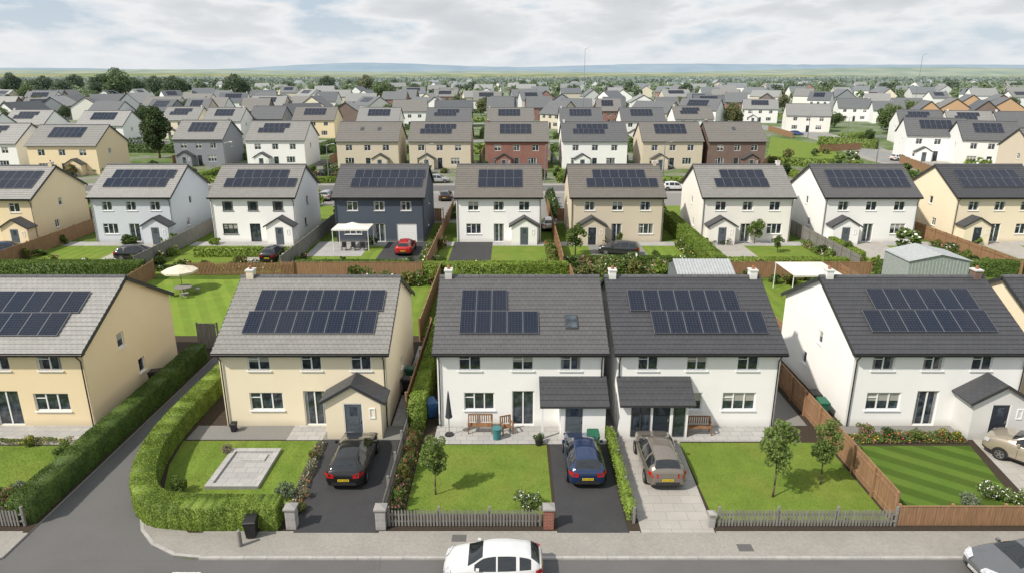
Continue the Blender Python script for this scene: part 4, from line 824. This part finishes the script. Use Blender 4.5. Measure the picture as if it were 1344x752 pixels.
pillar(8.5,24.8,STONE,.6,.25,label='small post at end of picket fence')
# ---------------------------------------------------------------- cars
CARGLASS=mat('car_glass',(.012,.015,.018),(.012,.015,.018),rough=.03,spec=.9); RUBBER=mat('tyre_rubber',(.015,.015,.015),rough=.8); RIM=mat('alloy_rim',(.45,.46,.48),rough=.3,metal=.8)
LIGHTR=mat('tail_light_red',(.45,.01,.01),(.3,.01,.01),rough=.15); LIGHTW=mat('head_light_lens',(.6,.62,.65),(.35,.36,.4),ns=12,rough=.1,coat=.5)
PLY=mat('plate_yellow',(.75,.55,.03),rough=.5); PLW=mat('plate_white',(.75,.75,.72),rough=.5); PLK=mat('plate_ink',(.01,.01,.01),rough=.6)
def paint(n,cc,metal=.3): return mat('paint_'+n,cc,tuple(x*.95 for x in cc),rough=.28,metal=metal,coat=1)
def carmeshes(L,Wd,Ht,kind):
    k=Ht/1.5; h=L/2
    if kind=='hatch':
        X=[-1,-.985,-.95,-.84,-.74,-.35,.0,.20,.52,.78,.93,.985,1]; T=[.76,.93,1.02,1.26,1.39,1.49,1.48,1.39,1.01,.90,.76,.64,.54]
        B=[.70,.86,.95,.95,.93,.88,.86,.86,.92,.84,.70,.58,.48]
    elif kind=='suv':
        X=[-1,-.985,-.95,-.87,-.78,-.35,.0,.20,.48,.76,.93,.985,1]; T=[.80,.97,1.05,1.30,1.42,1.50,1.49,1.41,1.06,.97,.86,.72,.58]
        B=[.74,.91,.99,.98,.96,.92,.90,.90,.97,.91,.80,.66,.52]
    else:
        X=[-1,-.985,-.93,-.72,-.48,-.22,.02,.18,.48,.76,.93,.985,1]; T=[.76,.90,.97,1.02,1.37,1.46,1.45,1.37,.98,.88,.76,.64,.54]
        B=[.70,.85,.92,.94,.92,.89,.87,.87,.91,.83,.70,.58,.48]
    Wf=[.70,.80,.88,.95,.98,1,1,1,.985,.945,.84,.71,.58]; Zb=[.36,.30,.26,.2,.2,.19,.19,.19,.19,.2,.24,.28,.34]
    xs=sorted(set(list(np.round(np.linspace(-1,1,61),3))+[-.985,-.955,.985,.97,-.97]+X)); gw=Wd/2
    I=lambda arr,x: float(np.interp(x,X,arr))
    def smooth(arr,x):
        if abs(x)>.96: return I(arr,x)
        return sum(I(arr,x+d)*w_ for d,w_ in ((-.08,.15),(-.04,.2),(0,.3),(.04,.2),(.08,.15)))
    rings=[]
    for x in xs:
        t=smooth(T,x)*k; b=min(smooth(B,x)*k,t-.03); w=smooth(Wf,x)*gw; zb=I(Zb,x)*k; dh=t-b
        wr=w*.95*(1-.36*min(1,dh/.5))*(1-.08*x*x); fl=min(1,dh/.3)
        half=[(0,zb),(.8*w,zb),(.95*w,zb+.04),(.985*w,zb+.13),(w,zb+(b-zb)*.42),(w*.995,zb+(b-zb)*.65),(w*.975,b-.05),(w*.94,b),(w*.94+(wr-w*.94)*.46,b+(t-b)*.48),(wr,t-.13*fl),(wr*.93,t-.065*fl-.004),(wr*.80,t-.032*fl),(wr*.4,t-.006),(0,t+.006)]
        rings.append([(x*h,y,z) for y,z in half]+[(x*h,-y,z) for y,z in half[-2:0:-1]])
    n=len(rings[0]); NHf=14
    ws0={'hatch':(.20,.51),'suv':(.20,.47),'saloon':(.18,.46)}[kind]; rw={'hatch':(-.93,-.77),'suv':(-.935,-.81),'saloon':(-.70,-.48)}[kind]
    sg={'hatch':(-.78,.38),'suv':(-.84,.36),'saloon':(-.60,.34)}[kind]; pil=[(-.10,-.05),(-.53,-.48)]
    parts={k_:MB() for k_ in ('body','windscreen','rear_window','side_window_a','side_window_b')}
    for i in range(len(xs)-1):
        xm=(xs[i]+xs[i+1])/2
        for j in range(n):
            j2=(j+1)%n; jj=j if j<NHf-1 else n-1-j; q=[rings[i][j],rings[i+1][j],rings[i+1][j2],rings[i][j2]]; key='body'; mi=0
            zc=sum(p[2] for p in q)/4
            if jj in (10,11,12) and ws0[0]<xm<ws0[1]: key='windscreen'
            elif jj in (10,11,12) and rw[0]<xm<rw[1]: key='rear_window'
            elif jj in (7,8) and sg[0]<xm<sg[1] and not any(a<xm<b for a,b in pil): key='side_window_a' if j<NHf-1 else 'side_window_b'
            elif zc<.36*k: mi=1
            parts[key].add(q,[(0,1,2,3)],mi)
    parts['body'].add(rings[0],[tuple(range(n))],0); parts['body'].add(rings[-1],[tuple(range(n))[::-1]],0)
    parts['body'].box(-h-.015,-gw*.60,.34*k,-h+.1,gw*.60,.48*k,1); parts['body'].box(h-.1,-gw*.48,.32*k,h+.012,gw*.48,.46*k,1)
    for sx in (-.62,.60):
        for sy in (-1,1):
            vs=[(sx*h+.37*cos(a),sy*(gw+.004),.32+.37*sin(a)) for a in np.linspace(-.25,pi+.25,17)]
            parts['body'].add(vs,[tuple(range(17)) if sy<0 else tuple(range(17))[::-1]],1)
    for sy in (-1,1):
        for xx in (.30,-.07,-.46): parts['body'].box(xx*h-.006,sy*(gw+.001)-.003,.34*k,xx*h+.006,sy*(gw+.001)+.003,.74*k,1)
        for xx in (-.02,-.40): parts['body'].box(xx*h-.11,sy*(gw*.995)-.012,.70*k,xx*h+.02,sy*(gw*.995)+.012,.73*k,0)
    out={}
    for kk,mb in parts.items():
        me=mb.mesh(kk,[CARGLASS] if kk!='body' else [CARGLASS,BLACKP],True)
        bm=bmesh.new(); bm.from_mesh(me); bmesh.ops.remove_doubles(bm,verts=bm.verts,dist=.0008); bmesh.ops.recalc_face_normals(bm,faces=bm.faces)
        for e in bm.edges:
            if len(e.link_faces)==2 and e.calc_face_angle(0)>.75: e.smooth=False
        bm.to_mesh(me); bm.free(); out[kk]=me
    return out
ty=MB(); prof=[(.20,-.10),(.29,-.10),(.315,-.07),(.32,0),(.315,.07),(.29,.10),(.20,.10)]; N=20
for i in range(N):
    a0,a1=2*pi*i/N,2*pi*(i+1)/N
    for (r0,y0),(r1,y1) in zip(prof[:-1],prof[1:]): ty.quad((r0*cos(a0),y0,r0*sin(a0)),(r1*cos(a0),y1,r1*sin(a0)),(r1*cos(a1),y1,r1*sin(a1)),(r0*cos(a1),y0,r0*sin(a1)))
TY=ty.mesh('wheel',[RUBBER]); rm=MB(); rm.tube((0,-.07,0),(0,.07,0),.2,n=20,m=1)
for i in range(5):
    M_=Matrix.Rotation(2*pi*i/5,4,'Y'); rm.box(-.035,-.095,.02,.035,.095,.2,0,M_)
rm.tube((0,-.1,0),(0,.1,0),.06,n=10)
for i in range(20):
    a0,a1=2*pi*i/20,2*pi*(i+1)/20
    for y in (-.1,.1): rm.quad((.18*cos(a0),y,.18*sin(a0)),(.215*cos(a0),y,.215*sin(a0)),(.215*cos(a1),y,.215*sin(a1)),(.18*cos(a1),y,.18*sin(a1)),0)
RM=rm.mesh('rim',[RIM,BLACKP]); CC={}
def plate(m_):
    mb=MB(); mb.box(-.012,-.26,-.055,.0,.26,.055,0)
    for i in range(7):
        y=-.22+i*.064+(.02 if i>3 else 0); mb.box(-.016,y,-.033,-.0125,y+.012,.033,1); mb.box(-.016,y+.013,.02,-.0125,y+.04,.033,1); mb.box(-.016,y+.03,-.033,-.0125,y+.04,.0,1)
    return mb.mesh('number_plate',[m_,PLK])
PY,PW=plate(PLY),plate(PLW)
def car(x,y,rz,pm,label,kind='hatch',L=4.1,Wd=1.78,Ht=1.5,z0=PZ):
    k=(kind,L,Wd,Ht)
    if k not in CC: CC[k]=carmeshes(L,Wd,Ht,kind)
    C=ob('parked_car',None,loc=(x,y,z0+.006),rot=(0,0,rz),label=label,category='car',group='cars parked on the estate')
    for kk,me in CC[k].items():
        if kk=='body': me=me.copy(); me.materials[0]=pm
        ob('side_window' if kk.startswith('side') else kk,me,C)
    gw=Wd/2; h=L/2; q=Ht/1.5
    for sx in (-.62,.60):
        for sy in (-1,1): 
            w=ob('wheel',TY,C,(sx*h,sy*(gw-.075),.32)); ob('rim',RM,w)
    for sy in (-1,1):
        mb=MB(); mb.add([(-h*.975,sy*gw*.50,.70*q),(-h*.95,sy*gw*.84,.72*q),(-h*.86,sy*gw*.955,.80*q),(-h*.99,sy*gw*.50,.86*q),(-h*.955,sy*gw*.84,.92*q),(-h*.86,sy*gw*.95,.93*q),(-h*1.008,sy*gw*.48,.70*q),(-h*.995,sy*gw*.78,.72*q),(-h*.90,sy*gw*.955,.80*q),(-h*.998,sy*gw*.48,.88*q),(-h*.975,sy*gw*.79,.94*q),(-h*.90,sy*gw*.945,.95*q)],
            [(6,7,10,9),(7,8,11,10),(0,6,9,3),(9,10,4,3),(10,11,5,4),(6,0,1,7),(7,1,2,8),(8,2,5,11)]); ob('tail_light',mb.mesh('tail_light',[LIGHTR]),C)
        mb=MB(); mb.add([(h*1.004,sy*gw*.36,.60*q),(h*.975,sy*gw*.75,.62*q),(h*.86,sy*gw*.94,.66*q),(h*.995,sy*gw*.36,.69*q),(h*.955,sy*gw*.77,.755*q),(h*.84,sy*gw*.93,.81*q),(h*.92,sy*gw*.38,.77*q),(h*.84,sy*gw*.8,.85*q)],[(0,1,4,3),(1,2,5,4),(3,4,7,6),(4,5,7)])
        ob('headlight',mb.mesh('headlight',[LIGHTW]),C)
        mb=MB(); mb.box(-.06,0,-.05,.06,.14,.06); ob('wing_mirror',mb.mesh('wing_mirror',[pm]),C,(h*.30,sy*(gw-.04) if sy>0 else -(gw-.04)-.14,.98*q))
    ob('number_plate',PY,C,(-h-.016,0,.60*q)); ob('number_plate',PW,C,(h+.014,0,.41*q),(0,0,pi))
    return C
up=pi/2
car(-7.75,29.45,up,paint('black',(.012,.012,.014)),'black hatchback parked on tarmac driveway','hatch',4.3,1.85,1.5)
car(3.5,29.5,up,paint('navy',(.014,.032,.095)),'dark blue hatchback parked on tarmac driveway','hatch',4.2,1.82,1.5)
car(7.15,29.4,up,paint('bronze',(.19,.165,.14)),'grey-brown SUV parked on paved driveway','suv',4.3,1.85,1.6)
car(-.72,21.88,pi,paint('white',(.60,.61,.62),0),'white hatchback parked beside kerb','hatch',3.75,1.68,1.42,.004)
car(19.9,21.85,pi+.05,paint('grey',(.13,.135,.145)),'grey saloon parked beside kerb','saloon',4.5,1.82,1.45,.004)
car(25.9,29.6,pi*.72,paint('sand',(.38,.33,.26)),'sand coloured SUV on paved driveway','suv',4.5,1.88,1.7)
for u,v,pn,pc,k,rz in [(533,331,'red',(.5,.02,.02),'hatch',up),(360,340,'black',(.012,.012,.014),'suv',up),(182,340,'black',(.012,.012,.014),'hatch',.15),(12,335,'navy',(.03,.06,.16),'hatch',.4),(812,334,'charcoal',(.03,.032,.036),'suv',2.9)]:
    x,y=gp(u,v); car(x,y,rz,paint(pn,pc),pn+' car parked before estate house',k,4.3,1.82,1.5,.03)
for u,v,pn,pc,k,rz in [(432,232,'charcoal',(.03,.032,.036),'hatch',0),(575,240,'silver',(.4,.41,.42),'hatch',0),(1180,211,'white',(.72,.73,.74),'hatch',.3),(868,222,'silver',(.4,.41,.42),'suv',0),(620,248,'black',(.012,.012,.014),'hatch',0),(720,300,'white',(.72,.73,.74),'hatch',up),(1100,186,'silver',(.4,.41,.42),'hatch',-.5),(1045,178,'blue',(.05,.1,.3),'hatch',-.3),(585,262,'charcoal',(.03,.032,.036),'suv',up),(430,262,'silver',(.4,.41,.42),'hatch',up),(885,250,'white',(.72,.73,.74),'hatch',0)]:
    x,y=gp(u,v); car(x,y,rz,paint(pn,pc),pn+' car on estate street',k,4.3,1.82,1.5,.01)
# ---------------------------------------------------------------- garden things
def wheelie(x,y,cm,rz=0,label='wheelie bin',z0=PZ,s=1):
    B=ob('wheelie_bin',None,loc=(x,y,z0),rot=(0,0,rz),label=label,category='bin',scale=(s,s,s)); mb=MB()
    mb.add([(-.22,-.26,.06),(.22,-.26,.06),(.22,.24,.06),(-.22,.24,.06),(-.29,-.34,.95),(.29,-.34,.95),(.29,.34,.95),(-.29,.34,.95)],[(3,2,1,0),(0,1,5,4),(1,2,6,5),(2,3,7,6),(3,0,4,7),(4,5,6,7)]); mb.box(-.31,-.36,.90,.31,.36,.945); ob('bin_body',mb.mesh('bin_body',[cm]),B)
    mb=MB(); mb.add([(-.31,-.38,.955),(.31,-.38,.955),(.31,.38,.955),(-.31,.38,.955),(-.27,-.33,1.0),(.27,-.33,1.0),(.27,.33,1.06),(-.27,.33,1.06)],[(0,1,5,4),(1,2,6,5),(2,3,7,6),(3,0,4,7),(4,5,6,7)]); mb.tube((-.25,.42,.95),(.25,.42,.95),.02); ob('lid',mb.mesh('lid',[cm]),B)
    for sx in (-1,1):
        mb=MB(); mb.tube((sx*.22,.3,.1),(sx*.28,.3,.1),.1,n=12); ob('wheel',mb.mesh('wheel',[RUBBER]),B)
BING=mat('bin_green',(.02,.12,.07),rough=.5); BINK=mat('bin_black',(.02,.02,.022),rough=.5); BINB=mat('bin_blue',(.03,.10,.25),rough=.5)
wheelie(-10.85,24.15,BINK,.1,'black wheelie bin standing on the pavement',s=.85); wheelie(*gp(778,592),BING,0,'green wheelie bin beside porch'); wheelie(-15.0,32.9,BINK,0,'small dark bin beside wall',s=.5)
wheelie(-4.55,34.6,BINB,.4,'blue wheelie bin in side passage'); wheelie(-6.25,37.5,BINK,1.5,'black wheelie bin in side passage'); wheelie(-6.25,39,BING,1.5,'green wheelie bin in side passage')
wheelie(17.4,34.6,BING,0,'green wheelie bin beside gable wall'); wheelie(17.4,35.6,BINK,0,'black wheelie bin beside gable wall'); wheelie(-22.0,38.6,BINK,-1.5,'black wheelie bin beside yellow house')
mb=MB(); mb.tube((0,0,0),(0,0,.72),.09,.08,12); mb.tube((0,0,.725),(0,0,.78),.09,.04,12); ob('bollard',mb.mesh('bollard',[WOODG]),loc=(-11.1,23.5,PZ),label='short weathered timber bollard on the pavement',category='bollard')
def bench(x,y,rz=0,w=1.2,label='slatted timber garden bench',nm='garden_bench',cat='bench'):
    B=ob(nm,None,loc=(x,y,PZ+.01),rot=(0,0,rz),label=label,category=cat); mb=MB()
    for i in range(4): mb.box(-w/2,-.42+i*.11,.42,w/2,-.33+i*.11,.45)
    ob('seat',mb.mesh('seat',[WOODB]),B); mb=MB()
    for i in range(int(w/.12)): mb.box(-w/2+.06+i*.12,.04,.5,-w/2+.12+i*.12,.06,.88)
    mb.box(-w/2,.035,.88,w/2,.075,.95); ob('backrest',mb.mesh('backrest',[WOODB]),B)
    for sx in (-1,1):
        for yy in (-.4,.04): mb=MB(); mb.box(-.03,-.03,0,.03,.03,.62 if yy<0 else .95); ob('leg',mb.mesh('leg',[WOODB]),B,(sx*(w/2+.031),yy,0))
        mb=MB(); mb.box(-.04,-.45,.622,.04,.03,.65); ob('armrest',mb.mesh('armrest',[WOODB]),B,(sx*(w/2+.03),0,0))
bench(-1.7,33.0); bench(10.0,32.8,0,1.2); bench(-.35,32.85,.35,.5,'small timber garden chair on patio','garden_chair','chair')
mb=MB(); 
for i in range(12):
    a=2*pi*i/12
    mb.tube((0,0,1.0),(.17*cos(a),.17*sin(a),1.15),.02,.05,5); mb.tube((.1*cos(a),.1*sin(a),1.05),(.02*cos(a),.02*sin(a),2.5),.09,.02,6)
Pp=ob('parasol',None,loc=(-3.35,32.5,PZ),label='closed dark grey parasol on the patio',category='parasol'); ob('canopy',mb.mesh('canopy',[mat('grey_canvas',(.05,.055,.065),rough=.9)]),Pp)
mb=MB(); mb.tube((0,0,0),(0,0,2.6),.025); ob('pole',mb.mesh('pole',[ALU]),Pp); mb=MB(); mb.tube((0,0,0),(0,0,.09),.25,.22,16); ob('base',mb.mesh('base',[BLACKP]),Pp)
mb=MB(); mb.tube((0,0,0),(0,0,.6),.2,.24,16); mb.tube((0,0,.602),(0,0,.64),.26,.26,16); ob('planter',mb.mesh('planter',[mat('teal_glaze',(.05,.2,.22),rough=.4)]),loc=(-.8,32.1,PZ),label='teal glazed barrel planter on patio',category='planter')
mb=MB(); mb.tube((0,0,0),(0,0,.35),.16,.22,14); ob('plant_pot',mb.mesh('plant_pot',[BLACKP]),loc=(*gp(707,585),PZ),label='dark pot holding an evergreen shrub',category='plant pot')
CANV=mat('cream_canvas',(.68,.62,.5),rough=.9); CANW=mat('white_canvas',(.72,.70,.64),rough=.9)
def open_parasol(x,y,cm,r=1.5,h=2.4,label='open cream garden parasol'):
    Pq=ob('parasol',None,loc=(x,y,.03),label=label,category='parasol'); mb=MB(); n=8
    ps=[(r*cos(2*pi*(i+.5)/n),r*sin(2*pi*(i+.5)/n)) for i in range(n)]
    for i in range(n):
        a,b=ps[i],ps[(i+1)%n]; mb.add([(a[0],a[1],h-.5),(b[0],b[1],h-.5),(0,0,h),(a[0],a[1],h-.65),(b[0],b[1],h-.65)],[(0,1,2),(3,4,1,0)])
    ob('canopy',mb.mesh('canopy',[cm]),Pq); mb=MB(); mb.tube((0,0,0),(0,0,h+.05),.03); ob('pole',mb.mesh('pole',[WOODB]),Pq)
x,y=gp(240,382); open_parasol(x,y,CANV,1.5)
T=ob('garden_table',None,loc=(x+.7,y-1.2,.035),label='round timber garden table on the lawn',category='table'); mb=MB(); mb.tube((0,0,.7),(0,0,.76),.75,n=20); ob('table_top',mb.mesh('table_top',[WOODG]),T); mb=MB(); mb.tube((0,0,.05),(0,0,.7),.07); mb.tube((0,0,0),(0,0,.05),.35,.3,12); ob('pedestal',mb.mesh('pedestal',[WOODG]),T)
for i in range(4):
    a=i*pi/2+.5; Cc=ob('garden_stool',None,loc=(x+.7+1.05*cos(a),y-1.2+1.05*sin(a),.035),rot=(0,0,a),label='timber stool around garden table',category='stool'); mb=MB(); mb.box(-.2,-.3,.42,.2,.3,.47); ob('seat',mb.mesh('seat',[WOODG]),Cc)
    for sy in (-1,1): mb=MB(); mb.box(-.03,-.03,0,.03,.03,.42); ob('leg',mb.mesh('leg',[WOODG]),Cc,(0,sy*.25,0))
def canopy(x,y,w,d,h,cm,label):
    Pq=ob('canopy_shelter',None,loc=(x,y,.035),label=label,category='canopy'); mb=MB(); n=8
    for i in range(n):
        for j in range(n):
            f=lambda a,b:(-w/2+w*a/n,-d/2+d*b/n,h+.5*(1-abs(a/n-.5)*2)*(1-abs(b/n-.5)*2))
            mb.quad(f(i,j),f(i+1,j),f(i+1,j+1),f(i,j+1))
    mb.box(-w/2,-d/2-.01,h-.15,w/2,-d/2,h); mb.box(-w/2,d/2,h-.15,w/2,d/2+.01,h); ob('canopy_top',mb.mesh('canopy_top',[cm]),Pq)
    for sx in (-1,1):
        for sy in (-1,1): mb=MB(); mb.tube((0,0,0),(0,0,h-.01),.04); ob('post',mb.mesh('post',[UPVC]),Pq,(sx*(w/2-.08),sy*(d/2-.08),0))
x,y=gp(465,326); canopy(x,y,4.0,3,2.4,CANW,'white fabric canopy over patio seating')
canopy(25.6,56.8,4.2,4.2,2.4,CANW,'white sail canopy in back garden')
for dx in (-1,0,1): 
    xx,yy=gp(465,328); Cc=ob('garden_chair',None,loc=(xx+dx,yy-.5,.035),label='dark garden chair under canopy',category='chair'); mb=MB(); mb.box(-.25,-.25,.4,.25,.25,.46); ob('seat',mb.mesh('seat',[BLACKP]),Cc); mb=MB(); mb.box(-.25,.2,.462,.25,.25,.9); ob('backrest',mb.mesh('backrest',[BLACKP]),Cc)
    for sx in (-1,1):
        for sy in (-1,1): mb=MB(); mb.box(-.02,-.02,0,.02,.02,.4); ob('leg',mb.mesh('leg',[BLACKP]),Cc,(sx*.22,sy*.22,0))
def shed(x,y,w,d,h,cm,rm_,label,rz=0,up_=.7):
    Hh=ob('garden_shed',None,loc=(x,y,.03),rot=(0,0,rz),label=label,category='shed'); mb=MB(); r=h+up_
    for (ax,L_) in (('x',w),('y',d)):
        n=int(L_/.3)
        for i in range(n):
            a=-L_/2+L_*i/n; b=-L_/2+L_*(i+1)/n
            for s in (-1,1):
                if ax=='x': mb.quad((a,s*d/2,0),(a+(b-a)*.8,s*(d/2+.03),0),(a+(b-a)*.8,s*(d/2+.03),h),(a,s*d/2,h)); mb.quad((a+(b-a)*.8,s*(d/2+.03),0),(b,s*d/2,0),(b,s*d/2,h),(a+(b-a)*.8,s*(d/2+.03),h))
                else: mb.quad((s*w/2,a,0),(s*(w/2+.03),a+(b-a)*.8,0),(s*(w/2+.03),a+(b-a)*.8,h),(s*w/2,a,h)); mb.quad((s*(w/2+.03),a+(b-a)*.8,0),(s*w/2,b,0),(s*w/2,b,h),(s*(w/2+.03),a+(b-a)*.8,h))
    for s in (-1,1): mb.add([(s*w/2,-d/2,h),(s*w/2,d/2,h),(s*w/2,0,r)],[(0,1,2)])
    ob('wall',mb.mesh('wall',[cm]),Hh); rb=MB(); n=int(w/.25)
    for s in (-1,1):
        for i in range(n+1):
            a=-w/2-.15+(w+.3)*i/(n+1); b=-w/2-.15+(w+.3)*(i+1)/(n+1); mm=(a+b)/2
            rb.quad((a,0,r+.02),(a,s*(d/2+.15),h-.08),(mm,s*(d/2+.15),h-.04),(mm,0,r+.06)); rb.quad((mm,0,r+.06),(mm,s*(d/2+.15),h-.04),(b,s*(d/2+.15),h-.08),(b,0,r+.02))
    ob('roof',rb.mesh('roof',[rm_]),Hh); mb=MB(); mb.box(-.8,-.02,0,-.02,.0,1.9); mb.box(.02,-.02,0,.8,0,1.9); ob('door',mb.mesh('door',[UPVC]),Hh,(0,-d/2-.04,0))
METG=mat('shed_metal_grey',(.34,.38,.38),(.29,.325,.325),rough=.5,metal=.1); METR=mat('shed_roof_metal',(.40,.42,.43),(.33,.35,.365),rough=.5,metal=.1)
shed(37.4,59.6,4.0,5.4,2.9,METG,METR,'grey corrugated metal garden shed',rz=pi/2,up_=.5); shed(16.3,56.9,4.6,3.8,2.5,mat('shed_dark',(.16,.18,.20),rough=.6),METR,'dark grey metal garden shed')
def lamp(x,y,h,label='tall street lamp'):
    Lp=ob('street_lamp',None,loc=(x,y,0),label=label,category='street lamp'); mb=MB(); mb.tube((0,0,0),(0,0,h*.3),.12,.10,8); mb.tube((0,0,h*.3),(0,0,h),.09,.06,8); mb.tube((0,0,h),(.9,0,h+.25),.05,.04,6); ob('post',mb.mesh('post',[ALU]),Lp)
    mb=MB(); mb.add([(.8,-.12,.2+h),(1.5,-.1,.3+h),(1.5,.1,.3+h),(.8,.12,.2+h),(.85,-.08,.32+h),(1.4,-.06,.38+h),(1.4,.06,.38+h),(.85,.08,.32+h)],[(3,2,1,0),(4,5,6,7),(0,1,5,4),(1,2,6,5),(2,3,7,6),(3,0,4,7)]); ob('lamp_head',mb.mesh('lamp_head',[ALU]),Lp)
x,y=gp(765,165); lamp(x,y,27,'very tall slender mast among houses'); x,y=gp(1195,170); lamp(x,y,24.5,'tall pale lighting mast by houses')
for u,v,h in [(1110,190,7),(1060,182,7),(985,172,7),(560,240,6.5),(870,236,6.5),(715,240,6.5),(1150,214,7),(300,236,6.5),(432,240,6.5)]: x,y=gp(u,v); lamp(x,y,h,'slender grey street lamp')
mb=MB(); mb.box(-.3,-.22,0,.3,.22,.006); DC=mb.mesh('drain_cover',[mat('cast_iron',(.15,.145,.14),(.11,.11,.11),ns=20,rough=.7,metal=.3)])
for x,y,z,l in [(-2.2,24.0,PZ,'iron service cover in pavement'),(9.5,23.4,PZ,'iron service cover in pavement'),(-5.5,22.45,.005,'iron drain cover in road gutter')]: ob('drain_cover',DC,loc=(x,y,z),label=l,category='drain cover')
